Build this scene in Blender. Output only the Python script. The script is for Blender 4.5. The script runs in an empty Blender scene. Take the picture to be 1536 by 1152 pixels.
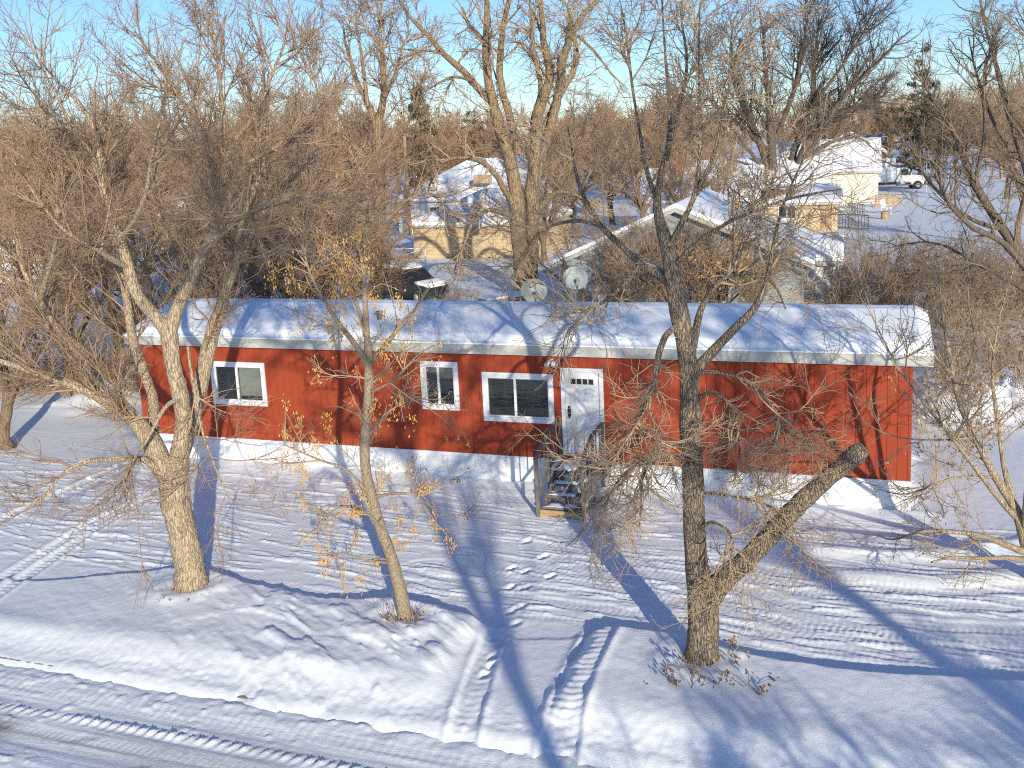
import bpy, math, random
import numpy as np
from mathutils import Vector, Matrix

R = math.radians
scene = bpy.context.scene
COL = scene.collection

# ------------------------------------------------------------------ camera model
F, CX, CY = 1465.0, 768.0, 456.0
PIT, ROL, CH = R(9.49), R(-2.74), 7.93
TH, X0, Y0 = R(19.44), -9.19, 25.18          # home: left front corner region and yaw
CT, ST = math.cos(TH), math.sin(TH)
SUN_AZ, SUN_EL = R(13.5), R(14.7)             # light travels to -x by this azimuth


def ray(x, y):
    dx, dy = x - CX, y - CY
    c, s = math.cos(ROL), math.sin(ROL)
    u, v = c * dx + s * dy, -s * dx + c * dy
    zc = -v / F
    return np.array([u / F, math.cos(PIT) + zc * math.sin(PIT), -math.sin(PIT) + zc * math.cos(PIT)])


def gz(x, y, z=0.0):
    d = ray(x, y)
    return np.array([0, 0, CH]) + d * ((z - CH) / d[2])


def atY(x, y, Y):
    d = ray(x, y)
    return np.array([0, 0, CH]) + d * (Y / d[1])


def HW(s, z, o):
    return np.array([X0 + s * CT - o * ST, Y0 - s * ST - o * CT, z])


def SO(x, y):
    dx, dy = x - X0, y - Y0
    return dx * CT - dy * ST, -dx * ST - dy * CT


# ------------------------------------------------------------------ noise
_rs = np.random.RandomState(7)
_LAT = _rs.rand(256, 256)


def vnoise(x, y):
    xi, yi = np.floor(x).astype(int), np.floor(y).astype(int)
    fx, fy = x - xi, y - yi
    fx, fy = fx * fx * (3 - 2 * fx), fy * fy * (3 - 2 * fy)
    a, b = xi & 255, yi & 255
    a1, b1 = (xi + 1) & 255, (yi + 1) & 255
    return ((_LAT[a, b] * (1 - fx) + _LAT[a1, b] * fx) * (1 - fy)
            + (_LAT[a, b1] * (1 - fx) + _LAT[a1, b1] * fx) * fy) * 2 - 1


def fbm(x, y, o=4):
    r, a = 0.0, 0.5
    for i in range(o):
        r = r + a * vnoise(x + 17.3 * i, y - 9.1 * i)
        x, y, a = x * 2.03, y * 2.03, a * 0.5
    return r


def sst(e0, e1, x):
    t = np.clip((x - e0) / (e1 - e0), 0, 1)
    return t * t * (3 - 2 * t)


def pline(s, o, pts):
    """distance to and arc length along a polyline, vectorised"""
    best = np.full(np.shape(s), 1e9)
    arc = np.zeros(np.shape(s))
    acc = 0.0
    for (a, b), (c, d) in zip(pts[:-1], pts[1:]):
        L = math.hypot(c - a, d - b)
        t = np.clip(((s - a) * (c - a) + (o - b) * (d - b)) / (L * L), 0, 1)
        q = np.hypot(s - a - t * (c - a), o - b - t * (d - b))
        m = q < best
        best = np.where(m, q, best)
        arc = np.where(m, acc + t * L, arc)
        acc += L
    return best, arc


# ------------------------------------------------------------------ terrain height
def so_px(p):
    P = gz(*p)
    return SO(P[0], P[1])


FOOT = [so_px(p) for p in [(767, 853), (790, 857), (766, 881), (788, 882), (815, 835), (790, 812), (826, 865), (765, 918),
                           (782, 910), (750, 938), (773, 936), (744, 958), (755, 968), (742, 985), (738, 1000), (730, 1012)]]
TRK_R = [[so_px(p) for p in L] for L in (
    [(1080, 868), (1180, 905), (1300, 930), (1420, 940), (1600, 945)],
    [(1090, 900), (1200, 945), (1330, 968), (1600, 985)],
    [(1130, 850), (1250, 880), (1400, 890), (1600, 880)],
    [(640, 860), (800, 900), (1000, 925), (1200, 960), (1400, 990), (1600, 1005)])]
TRK_L = [[so_px(p) for p in L] for L in (
    [(-60, 935), (60, 850), (140, 795), (215, 752)],
    [(-40, 895), (70, 826), (150, 780), (240, 735)],
    [(-90, 850), (0, 780), (100, 735), (200, 690)])]
CUT = [[so_px(p) for p in L] for L in (
    [(745, 955), (722, 1010), (700, 1075), (690, 1110)],
    [(905, 950), (868, 1020), (845, 1085), (835, 1130)])]
PILES = [(so_px((1400, 610)), 1.0, .75), (so_px((1440, 625)), .9, .55), (so_px((1480, 605)), 1.1, .65), (so_px((1530, 620)), 1.2, .6),
         (so_px((1395, 590)), .8, .65), (so_px((175, 570)), 1.2, .8), (so_px((140, 600)), 1.5, .5)]
BERM = [[so_px(p) for p in L] for L in (
    [(1150, 815), (1250, 830), (1350, 835), (1450, 828), (1600, 805)],
    [(1250, 862), (1380, 872), (1480, 868), (1620, 850)])]
TREEB = [so_px((288, 888)), so_px((606, 942)), so_px((1053, 1002))]
CURB = 9.38


def height(s, o):
    s = np.asarray(s, float)
    o = np.asarray(o, float)
    near = sst(-9, -5, s) * (1 - sst(25, 30, s)) * sst(-8, -3, o)
    h = 0.05 * fbm(s * .25, o * .25, 2) + 0.007 * fbm(s * 1.7, o * 1.7, 3)
    far = 1 - near
    h = h + far * (0.12 * fbm(s * .11 + 3, o * .11, 3))
    # yard: driven and crusted snow, streaks running along the street
    w = fbm(s * .3, o * .5 + 5, 2)
    yard = near * sst(.2, .9, o) * (1 - sst(5.9, 6.6, o + .3 * w))
    rid = 1 - np.abs(fbm(s * .55 + 2, o * 4.2 + 1.2 * w, 3)) * 2.6
    h = h + yard * (0.010 * np.clip(rid - .45, 0, 1) ** 1.3)
    crust = fbm(s * 1.0 + 9, o * 6.5 + 2.5 * w, 3)
    h = h + yard * .015 * sst(.23, .26, crust)
    crust = fbm(s * .8 + 31 + o * .5, o * 8.5 + 3 * w - s * 1.2, 2)
    h = h + yard * .014 * sst(.25, .27, crust)
    h = h + yard * 0.0045 * np.sin(s * 56 + 9 * w + o * 16) * sst(-.1, .3, fbm(s * .3 + 4, o * 1.6, 2))
    # boulevard mounds with a steep back edge
    eb = np.interp(s, [-8, 2.48, 4.71, 5.4, 6.5, 8.4, 9.9, 11.1, 12.0, 13.0, 13.45, 14.3, 15.4, 17.3, 19.4, 30],
                   [8.2, 7.04, 6.03, 6.0, 6.32, 6.48, 6.33, 6.52, 6.9, 6.6, 6.32, 6.31, 6.68, 6.7, 6.4, 6.3]) \
        + .05 * fbm(s * 2.2, s * 0 + 3.3, 3) + .05 * np.abs(fbm(s * 6, s * 0 + 1, 2))
    back = sst(-.02, .13, o - eb)
    cutm = sst(11.0, 11.6, s + .12 * fbm(o * 2, s, 2)) * (1 - sst(13.05, 13.35, s - (o - 6.3) * -.04 + .1 * fbm(o * 3, s, 2)))
    bump = np.interp(s, [-8, 2, 4.7, 6, 8, 9.9, 11.2, 13.2, 14, 17, 20, 30], [.04, .05, .09, .12, .12, .17, .17, .19, .18, .15, .15, .15])
    md = near * back * (1 - .88 * cutm) * (1 - .62 * sst(8.3, 9.35, o))
    mound = bump + .022 * fbm(s * .7, o * .9, 2)
    rip = sst(5.5, 8.5, s) * (1 - sst(11, 11.5, s)) + .12
    q, r_ = s * .83 + o * .55, -s * .55 + o * .83
    rp = fbm(q * 1.6 + 1.1 * fbm(s, o, 2), r_ * 4.2, 3)
    mound = mound + rip * .055 * rp + rip * .02 * sst(.08, .2, rp)
    h = h + md * mound
    # low plough berm along the kerb
    cw = .16 * fbm(s * .8, o * .2, 3)
    bz = np.exp(-((o - 8.72 + cw) / .26) ** 2)
    h = h + near * bz * (.030 + .016 * fbm(s * .8, o * 1.5, 2)) * (1 - .5 * cutm)
    rough = np.exp(-((o - 9.15) / .34) ** 2)
    h = h + near * rough * (.022 * np.abs(fbm(s * 6, o * 6, 4)) + .012 * fbm(s * 14, o * 14, 2))
    # vehicle tracks
    for L in TRK_R:
        d, a = pline(s, o, L)
        d = d + .03 * fbm(s * 2, o * 2, 2)
        b = 1 - sst(.13, .19, d)
        lug = np.sin(a * 2 * math.pi / .115 + 26 * d) * (.5 + 1.2 * np.abs(fbm(s * 1.5, o * 1.5, 2)))
        h = h + near * (b * (-.012 + .0055 * lug) + .009 * np.exp(-((d - .24) / .06) ** 2) * (.6 + 1.2 * fbm(a * 1.4, d, 2)))
        d2 = np.abs(d - .52)
        h = h + near * ((1 - sst(.10, .15, d2)) * (-.006 + .004 * np.sin(a * 2 * math.pi / .11 - 24 * d2)))
    for L in TRK_L:
        d, a = pline(s, o, L)
        b = 1 - sst(.09, .15, d)
        h = h + near * (-.03 * b + .006 * b * np.sin(a * 44 + 20 * d) + .018 * np.exp(-((d - .21) / .05) ** 2) * (1 + .6 * fbm(a * 2, d * 3, 2)))
    for i, L in enumerate(CUT):
        d, a = pline(s, o, L)
        wd = (.17, .22)[i]
        b = 1 - sst(wd, wd + .07, d)
        lug = np.sin(a * 2 * math.pi / .16 + 14 * d + 3 * fbm(a * 2, d * 2, 2))
        h = h + near * (b * (-.03 + (.004, .010)[i] * lug * (.4 + 1.4 * np.abs(fbm(a * 1.7, d * 3, 2))) + .02 * fbm(a * 5, d * 12, 3)) + .05 * np.exp(-((d - wd - .08) / .06) ** 2) * (.6 + fbm(a * 2.5, d, 2)))
    for L in BERM:
        d, a = pline(s, o, L)
        h = h + near * .085 * np.exp(-(d / .24) ** 2) * (1 + .5 * fbm(a * 1.3, d, 3))
    for (fs, fo) in FOOT:
        d = np.hypot((s - fs) * .9 + (o - fo) * .25, (o - fo) * .55)
        h = h + near * (-.05 * np.exp(-(d / .065) ** 4) + .012 * np.exp(-((d - .10) / .03) ** 2))
    for (ps, po), rad, hh in PILES:
        d = np.hypot(s - ps, o - po)
        lump = np.abs(fbm(s * 1.9 + ps, o * 1.9, 2))
        h = h + np.exp(-(d / rad) ** 2.5) * hh * (.5 + 1.0 * lump)
    # drift against the home, wells around tree trunks
    inx = sst(-1.2, -.6, s) * (1 - sst(18.4, 19, s))
    h = h + .10 * np.exp(-((o - .15) / .5) ** 2) * inx * (.4 + .8 * np.abs(fbm(s * 1.1, o, 3)))
    h = h - sst(0.05, -.15, o) * sst(-3.9, -3.6, o) * inx * .12
    for (ts, to) in TREEB:
        d = np.hypot(s - ts, o - to)
        h = h + near * (.05 * np.exp(-((d - .55) / .25) ** 2) * (1 + fbm(s * 3, o * 3, 2)))
    h = h + near * .006 * fbm(s * 9, o * 9, 3)
    # under the street
    h = h - .10 * (1 - .75 * cutm) * sst(8.4, CURB + .02, o) - .075 * sst(-.15, .05, fbm(s * 1.3 + 2.2, s * 0 + 1, 3)) * np.exp(-((o - CURB) / .16) ** 2) * sst(8.0, 8.4, s) * (1 - sst(9.5, 10.6, s)) - .24 * sst(CURB - .05, CURB + .6, o)
    return h


def road_height(s, o):
    h = -.125 + .012 * fbm(s * .5, o * 2, 3) + -.02 * np.exp(-((o - CURB) / .14) ** 2) + .02 * np.exp(-((o - CURB - .3) / .25) ** 2) * (1 + 1.2 * np.abs(fbm(s * 5, o * 5, 3)))
    h = h + (.035 * fbm(s * 2.2, o * 2.6, 4) + .05 * np.clip(fbm(s * 5, o * 5 + 3, 4) - .1, 0, 1)) * np.exp(-((o - CURB - .15) / .3) ** 2)
    str_ = fbm(s * .25 + 4, o * 9, 3)
    h = h + .016 * str_ * sst(CURB + .1, CURB + .6, o)
    fine = fbm(s * .6 + 8, o * 22, 3)
    h = h + .007 * fine * sst(CURB + .1, CURB + .6, o)
    lumps = fbm(s * 7, o * 8, 4)
    h = h + .055 * np.clip(lumps - .16, 0, 1) * sst(.0, .3, fbm(s * .7, o * 1.6, 2) + .1)
    # trail of clods left by a tractor tyre, and finer ribs
    for oc, am, wl in ((10.50, .036, .17), (9.86, .010, .07), (9.95, .010, .07), (10.04, .010, .07), (10.13, .010, .07), (10.9, .012, .11)):
        oo = oc + .04 * np.sin(s * .5) + .02 * fbm(s * 1.5, s * 0 + oc, 2)
        b = np.exp(-((o - oo) / (.075 if wl > .1 else .035)) ** 2)
        ph = s * 2 * math.pi / wl + (o - oo) * 22 + 2.5 * fbm(s * 1.2, o * .5 + oc, 3)
        cl_ = np.clip(.25 + np.sin(ph), 0, 2) if wl > .1 else .6 + .5 * np.sin(ph * .5)
        h = h + am * b * cl_ * (.55 + 1.3 * np.abs(fbm(s * 2.6, o + oc, 3)))
    h = h - .02 * np.exp(-((o - 11.1) / .25) ** 2)
    return h


def gh(x, y):
    s, o = SO(x, y)
    return float(height(np.array([s]), np.array([o]))[0])


def gp(px, py, z=0.0):
    P = gz(px, py, z)
    return np.array([P[0], P[1], gh(P[0], P[1])])


# ------------------------------------------------------------------ materials
def new_mat(name):
    m = bpy.data.materials.new(name)
    m.use_nodes = True
    nt = m.node_tree
    b = nt.nodes['Principled BSDF']
    return m, nt, b


def nd(nt, t, **kw):
    n = nt.nodes.new(t)
    for k, v in kw.items():
        if k.startswith('i_'):
            n.inputs[k[2:].replace('_', ' ')].default_value = v
        else:
            setattr(n, k, v)
    return n


def ramp(nt, src, stops):
    r = nt.nodes.new('ShaderNodeValToRGB')
    e = r.color_ramp.elements
    while len(e) < len(stops):
        e.new(.5)
    for i, (p, c) in enumerate(stops):
        e[i].position = p
        e[i].color = (*c, 1) if len(c) == 3 else c
    nt.links.new(src, r.inputs['Fac'])
    return r.outputs['Color']


def mat_noise(name, c1, c2, scale=4, rough=.8, bump=.0, bscale=30, stretch=(1, 1, 1), metallic=0, detail=5):
    m, nt, b = new_mat(name)
    tc = nd(nt, 'ShaderNodeTexCoord')
    mp = nd(nt, 'ShaderNodeMapping')
    mp.inputs['Scale'].default_value = stretch
    nt.links.new(tc.outputs['Object'], mp.inputs['Vector'])
    n = nd(nt, 'ShaderNodeTexNoise', i_Scale=scale, i_Detail=detail)
    nt.links.new(mp.outputs['Vector'], n.inputs['Vector'])
    nt.links.new(ramp(nt, n.outputs['Fac'], [(.3, c1), (.7, c2)]), b.inputs['Base Color'])
    b.inputs['Roughness'].default_value = rough
    b.inputs['Metallic'].default_value = metallic
    if bump:
        n2 = nd(nt, 'ShaderNodeTexNoise', i_Scale=bscale, i_Detail=6)
        nt.links.new(mp.outputs['Vector'], n2.inputs['Vector'])
        bp = nd(nt, 'ShaderNodeBump', i_Strength=bump, i_Distance=.02)
        nt.links.new(n2.outputs['Fac'], bp.inputs['Height'])
        nt.links.new(bp.outputs['Normal'], b.inputs['Normal'])
    return m


def mat_snow(name, dirt=False, bump=.35):
    m, nt, b = new_mat(name)
    tc = nd(nt, 'ShaderNodeTexCoord')
    n = nd(nt, 'ShaderNodeTexNoise', i_Scale=.8, i_Detail=6)
    nt.links.new(tc.outputs['Object'], n.inputs['Vector'])
    col = ramp(nt, n.outputs['Fac'], [(.3, (.91, .92, .94)), (.7, (.955, .96, .965))])
    if dirt:
        at = nd(nt, 'ShaderNodeAttribute', attribute_name='dirt')
        mx = nd(nt, 'ShaderNodeMix', data_type='RGBA')
        n3 = nd(nt, 'ShaderNodeTexNoise', i_Scale=9, i_Detail=8, i_Roughness=.7)
        nt.links.new(tc.outputs['Object'], n3.inputs['Vector'])
        mul = nd(nt, 'ShaderNodeMath', operation='MULTIPLY')
        sr = nd(nt, 'ShaderNodeMapRange', i_From_Min=.3, i_From_Max=.75, i_To_Min=.25, i_To_Max=1.15)
        nt.links.new(n3.outputs['Fac'], sr.inputs['Value'])
        nt.links.new(at.outputs['Fac'], mul.inputs[0])
        nt.links.new(sr.outputs['Result'], mul.inputs[1])
        nt.links.new(mul.outputs['Value'], mx.inputs['Factor'])
        nt.links.new(col, mx.inputs['A'])
        mx.inputs['B'].default_value = (.115, .085, .06, 1)
        col = mx.outputs['Result']
    nt.links.new(col, b.inputs['Base Color'])
    b.inputs['Roughness'].default_value = .65
    b.inputs['Specular IOR Level'].default_value = .25
    n2 = nd(nt, 'ShaderNodeTexNoise', i_Scale=28, i_Detail=6, i_Roughness=.65)
    nt.links.new(tc.outputs['Object'], n2.inputs['Vector'])
    bp = nd(nt, 'ShaderNodeBump', i_Strength=bump, i_Distance=.02)
    nt.links.new(n2.outputs['Fac'], bp.inputs['Height'])
    nt.links.new(bp.outputs['Normal'], b.inputs['Normal'])
    return m


def mat_bark(name, lite, dark, scale=9, snow=0.0, bump=.8, squash=.16, crack=.0):
    m, nt, b = new_mat(name)
    tc = nd(nt, 'ShaderNodeTexCoord')
    mp = nd(nt, 'ShaderNodeMapping')
    mp.inputs['Scale'].default_value = (1, 1, squash)
    nt.links.new(tc.outputs['Object'], mp.inputs['Vector'])
    n0 = nd(nt, 'ShaderNodeTexNoise', i_Scale=scale * .6, i_Detail=4)
    nt.links.new(mp.outputs['Vector'], n0.inputs['Vector'])
    ad = nd(nt, 'ShaderNodeMix', data_type='RGBA', blend_type='ADD')
    ad.inputs['Factor'].default_value = .12
    nt.links.new(mp.outputs['Vector'], ad.inputs['A'])
    nt.links.new(n0.outputs['Color'], ad.inputs['B'])
    v = nd(nt, 'ShaderNodeTexVoronoi', feature='DISTANCE_TO_EDGE', i_Scale=scale * 1.7)
    nt.links.new(ad.outputs['Result'], v.inputs['Vector'])
    n = nd(nt, 'ShaderNodeTexNoise', i_Scale=scale * 2.2, i_Detail=7, i_Roughness=.7)
    nt.links.new(mp.outputs['Vector'], n.inputs['Vector'])
    vr = nd(nt, 'ShaderNodeMapRange', i_From_Min=.0, i_From_Max=.22, i_To_Min=0, i_To_Max=1)
    nt.links.new(v.outputs['Distance'], vr.inputs['Value'])
    mh = nd(nt, 'ShaderNodeMath', operation='MULTIPLY_ADD')
    nt.links.new(vr.outputs['Result'], mh.inputs[0])
    mh.inputs[1].default_value = .45 + crack
    nt.links.new(n.outputs['Fac'], mh.inputs[2])
    col = ramp(nt, mh.outputs['Value'], [(.38, dark), (.62 + crack * .4, tuple((a + 2 * c) / 3 for a, c in zip(dark, lite))), (.98, lite)])  # dark end deepened, putting part of the furrow shade into the bark colour
    if snow:
        g = nd(nt, 'ShaderNodeNewGeometry')
        sx = nd(nt, 'ShaderNodeSeparateXYZ')
        nt.links.new(g.outputs['Normal'], sx.inputs['Vector'])
        n4 = nd(nt, 'ShaderNodeTexNoise', i_Scale=2.2, i_Detail=5)
        nt.links.new(tc.outputs['Object'], n4.inputs['Vector'])
        am = nd(nt, 'ShaderNodeMath', operation='MULTIPLY_ADD')
        nt.links.new(n4.outputs['Fac'], am.inputs[0])
        am.inputs[1].default_value = .9
        nt.links.new(sx.outputs['Z'], am.inputs[2])
        sr = nd(nt, 'ShaderNodeMapRange', i_From_Min=1.36 - snow, i_From_Max=1.42 - snow)
        nt.links.new(am.outputs['Value'], sr.inputs['Value'])
        mx = nd(nt, 'ShaderNodeMix', data_type='RGBA')
        nt.links.new(sr.outputs['Result'], mx.inputs['Factor'])
        nt.links.new(col, mx.inputs['A'])
        mx.inputs['B'].default_value = (.85, .86, .89, 1)
        col = mx.outputs['Result']
    nt.links.new(col, b.inputs['Base Color'])
    b.inputs['Roughness'].default_value = .9
    b.inputs['Specular IOR Level'].default_value = .15
    bp = nd(nt, 'ShaderNodeBump', i_Strength=bump, i_Distance=.03)
    nt.links.new(mh.outputs['Value'], bp.inputs['Height'])
    nt.links.new(bp.outputs['Normal'], b.inputs['Normal'])
    return m


def mat_siding(name, c1, c2, step=.2, axis='Z', amt=.6):
    """lap siding: thin shadow line every step"""
    m, nt, b = new_mat(name)
    tc = nd(nt, 'ShaderNodeTexCoord')
    sx = nd(nt, 'ShaderNodeSeparateXYZ')
    nt.links.new(tc.outputs['Object'], sx.inputs['Vector'])
    dv = nd(nt, 'ShaderNodeMath', operation='DIVIDE')
    nt.links.new(sx.outputs[axis], dv.inputs[0])
    dv.inputs[1].default_value = step
    fr = nd(nt, 'ShaderNodeMath', operation='FRACT')
    nt.links.new(dv.outputs[0], fr.inputs[0])
    n = nd(nt, 'ShaderNodeTexNoise', i_Scale=1.3, i_Detail=5)
    nt.links.new(tc.outputs['Object'], n.inputs['Vector'])
    base = ramp(nt, n.outputs['Fac'], [(.3, c1), (.7, c2)])
    ln = ramp(nt, fr.outputs[0], [(.0, (1 - amt,) * 3), (.1, (1, 1, 1)), (1, (1, 1, 1))])
    mx = nd(nt, 'ShaderNodeMix', data_type='RGBA', blend_type='MULTIPLY')
    mx.inputs['Factor'].default_value = 1
    nt.links.new(base, mx.inputs['A'])
    nt.links.new(ln, mx.inputs['B'])
    nt.links.new(mx.outputs['Result'], b.inputs['Base Color'])
    b.inputs['Roughness'].default_value = .6
    bp = nd(nt, 'ShaderNodeBump', i_Strength=.6, i_Distance=.02)
    nt.links.new(fr.outputs[0], bp.inputs['Height'])
    nt.links.new(bp.outputs['Normal'], b.inputs['Normal'])
    return m


def mat_glass(name, dark=(.02, .022, .025), gl=.35):
    m, nt, b = new_mat(name)
    out = nt.nodes['Material Output']
    g = nd(nt, 'ShaderNodeBsdfGlossy', i_Roughness=.02)
    g.inputs['Color'].default_value = (.95, .95, .85, 1)
    t = nd(nt, 'ShaderNodeBsdfTransparent')
    t.inputs['Color'].default_value = (.75, .78, .78, 1)
    lw = nd(nt, 'ShaderNodeFresnel', i_IOR=1.55)
    ad = nd(nt, 'ShaderNodeMath', operation='MULTIPLY_ADD')
    nt.links.new(lw.outputs[0], ad.inputs[0])
    ad.inputs[1].default_value = 1.0
    ad.inputs[2].default_value = gl
    tc = nd(nt, 'ShaderNodeTexCoord')
    mp = nd(nt, 'ShaderNodeMapping')
    mp.inputs['Scale'].default_value = (1, 1, 5)
    nt.links.new(tc.outputs['Object'], mp.inputs['Vector'])
    n = nd(nt, 'ShaderNodeTexNoise', i_Scale=1.6, i_Detail=3)
    nt.links.new(mp.outputs['Vector'], n.inputs['Vector'])
    bp = nd(nt, 'ShaderNodeBump', i_Strength=.05, i_Distance=.08)
    nt.links.new(n.outputs['Fac'], bp.inputs['Height'])
    nt.links.new(bp.outputs['Normal'], g.inputs['Normal'])
    mx = nd(nt, 'ShaderNodeMixShader')
    nt.links.new(ad.outputs[0], mx.inputs[0])
    nt.links.new(t.outputs[0], mx.inputs[1])
    nt.links.new(g.outputs[0], mx.inputs[2])
    nt.links.new(mx.outputs[0], out.inputs['Surface'])
    return m


def mat_red():
    m, nt, b = new_mat('red_siding')
    tc = nd(nt, 'ShaderNodeTexCoord')
    mp = nd(nt, 'ShaderNodeMapping')
    mp.inputs['Scale'].default_value = (14, 14, .7)
    nt.links.new(tc.outputs['Object'], mp.inputs['Vector'])
    n = nd(nt, 'ShaderNodeTexNoise', i_Scale=3, i_Detail=7, i_Roughness=.65)
    nt.links.new(mp.outputs['Vector'], n.inputs['Vector'])
    n2 = nd(nt, 'ShaderNodeTexNoise', i_Scale=.55, i_Detail=6, i_Roughness=.65)
    nt.links.new(tc.outputs['Object'], n2.inputs['Vector'])
    ad = nd(nt, 'ShaderNodeMath', operation='ADD')
    nt.links.new(n.outputs['Fac'], ad.inputs[0])
    nt.links.new(n2.outputs['Fac'], ad.inputs[1])
    nt.links.new(ramp(nt, ad.outputs[0], [(.36, (.17, .027, .012)), (.5, (.255, .040, .017)), (.68, (.33, .056, .024))]), b.inputs['Base Color'])
    b.inputs['Roughness'].default_value = .7
    b.inputs['Specular IOR Level'].default_value = .2
    bp = nd(nt, 'ShaderNodeBump', i_Strength=.25, i_Distance=.01)
    nt.links.new(n.outputs['Fac'], bp.inputs['Height'])
    nt.links.new(bp.outputs['Normal'], b.inputs['Normal'])
    return m


M = {}
M['snow'] = mat_snow('snow')
M['snow_road'] = mat_snow('snow_road', dirt=True, bump=.5)
M['snow_roof'] = mat_snow('snow_roof', bump=.12)
M['red'] = mat_red()
M['white'] = mat_noise('white_paint', (.72, .72, .72), (.82, .82, .82), 3, .5)
M['skirt'] = mat_siding('white_skirting', (.74, .75, .77), (.84, .84, .85), .41, 'X', .12)
M['trim'] = mat_noise('pale_metal_trim', (.43, .415, .37), (.56, .545, .49), 2.5, .45, stretch=(.4, 1, 3))
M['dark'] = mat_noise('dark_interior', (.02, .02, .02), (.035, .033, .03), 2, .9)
M['seal'] = mat_noise('black_plastic', (.015, .015, .016), (.03, .03, .03), 9, .5)
M['blind'] = mat_siding('window_blind', (.36, .37, .31), (.45, .45, .39), .05, 'Z', .25)
M['glass'] = mat_glass('window_glass', gl=.075)
M['door'] = mat_noise('door_paint', (.76, .76, .77), (.83, .83, .84), 2, .4)
M['wood_grey'] = mat_noise('weathered_wood', (.12, .095, .08), (.27, .22, .185), 5, .85, .6, 25, (9, 9, 1.2))
M['wood_tan'] = mat_noise('new_lumber', (.36, .23, .12), (.5, .33, .18), 4, .7, .3, 20, (1, 9, 9))
M['bark_pale'] = mat_bark('pale_bark', (.53, .41, .275), (.075, .05, .032), 17, crack=.14, snow=.0, bump=.7)
M['bark_pale_snow'] = mat_bark('pale_bark_with_snow', (.53, .41, .275), (.065, .043, .028), 15, snow=.08, crack=.15, squash=.2, bump=.7)
M['bark_young'] = mat_bark('young_bark', (.44, .345, .24), (.075, .055, .04), 22, bump=.6, squash=.5)
M['bark_dark'] = mat_bark('furrowed_bark', (.38, .295, .215), (.022, .017, .013), 17, snow=.02, bump=1.0, squash=.28, crack=.34)
M['bark_elm'] = mat_bark('elm_bark', (.38, .27, .165), (.055, .038, .025), 7, bump=1.0, crack=.15)
M['bark_far'] = mat_bark('far_bark', (.27, .19, .125), (.055, .038, .027), 6, bump=.5)
M['twig_red'] = mat_noise('reddish_twigs', (.25, .155, .09), (.48, .33, .21), 1.5, .9)
M['twig_tan'] = mat_noise('tan_twigs', (.32, .22, .13), (.52, .38, .24), 1.5, .9)
M['twig_grey'] = mat_noise('grey_twigs', (.15, .105, .068), (.35, .255, .17), 1.5, .9)
M['twig_far'] = mat_noise('far_twigs', (.25, .15, .085), (.46, .30, .18), .3, .95)
M['twig_rust'] = mat_noise('rusty_twigs', (.30, .175, .10), (.50, .32, .195), .2, .95)
M['seed'] = mat_noise('dry_seeds', (.42, .19, .035), (.72, .44, .13), 22, .7)
M['leaf_rust'] = mat_noise('rusty_leaves', (.38, .17, .05), (.58, .30, .11), 6, .8)
M['leaf_brown'] = mat_noise('dry_leaves', (.13, .065, .03), (.28, .16, .075), 6, .8)
M['needle'] = mat_noise('needles', (.055, .050, .028), (.12, .095, .05), 2, .9)
M['tan_wall'] = mat_siding('tan_siding', (.55, .40, .23), (.64, .48, .29), .25)
M['cream_wall'] = mat_siding('cream_siding', (.66, .62, .52), (.74, .70, .60), .2)
M['white_wall'] = mat_siding('white_siding', (.76, .76, .75), (.84, .84, .83), .18)
M['grey_wall'] = mat_siding('grey_siding_with_shade', (.27, .31, .34), (.38, .42, .44), .2)  # the blue shade lying on this wall is put into the siding colour
M['brown_roof'] = mat_noise('brown_shingles', (.17, .075, .045), (.30, .14, .085), 3, .9, .5, 12)
M['blue_roof'] = mat_noise('blue_metal', (.03, .12, .25), (.05, .17, .32), 2, .5)
M['brick'] = mat_noise('red_brick', (.30, .10, .06), (.42, .16, .10), 8, .9, .5, 14)
M['metal'] = mat_noise('grey_metal', (.35, .37, .38), (.48, .5, .5), 5, .45, metallic=.3)
M['dish'] = mat_noise('dish_paint', (.30, .34, .33), (.42, .46, .44), 3, .5)
M['iron'] = mat_noise('black_iron', (.02, .02, .02), (.05, .045, .04), 8, .6)
M['truck'] = mat_noise('truck_paint', (.62, .63, .63), (.74, .74, .73), 2, .35)
M['tyre'] = mat_noise('tyre_rubber', (.02, .02, .02), (.035, .035, .035), 12, .85)
M['concrete'] = mat_noise('kerb_concrete', (.28, .23, .17), (.40, .34, .26), 6, .9, .4, 30)
M['lamp'] = mat_noise('lamp_white', (.7, .7, .7), (.8, .8, .8), 4, .4)


# ------------------------------------------------------------------ mesh helpers
def link(o, parent=None):
    COL.objects.link(o)
    if parent is not None:
        o.parent = parent
    return o


def tag(o, label=None, cat=None, group=None, kind=None):
    if label:
        o['label'] = label
    if cat:
        o['category'] = cat
    if group:
        o['group'] = group
    if kind:
        o['kind'] = kind
    return o


def empty(name, label, cat, loc, rz=0.0, group=None):
    o = bpy.data.objects.new(name, None)
    o.empty_display_size = .3
    o.location = [float(v) for v in loc]
    o.rotation_euler = (0, 0, rz)
    link(o)
    return tag(o, label, cat, group)


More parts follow.
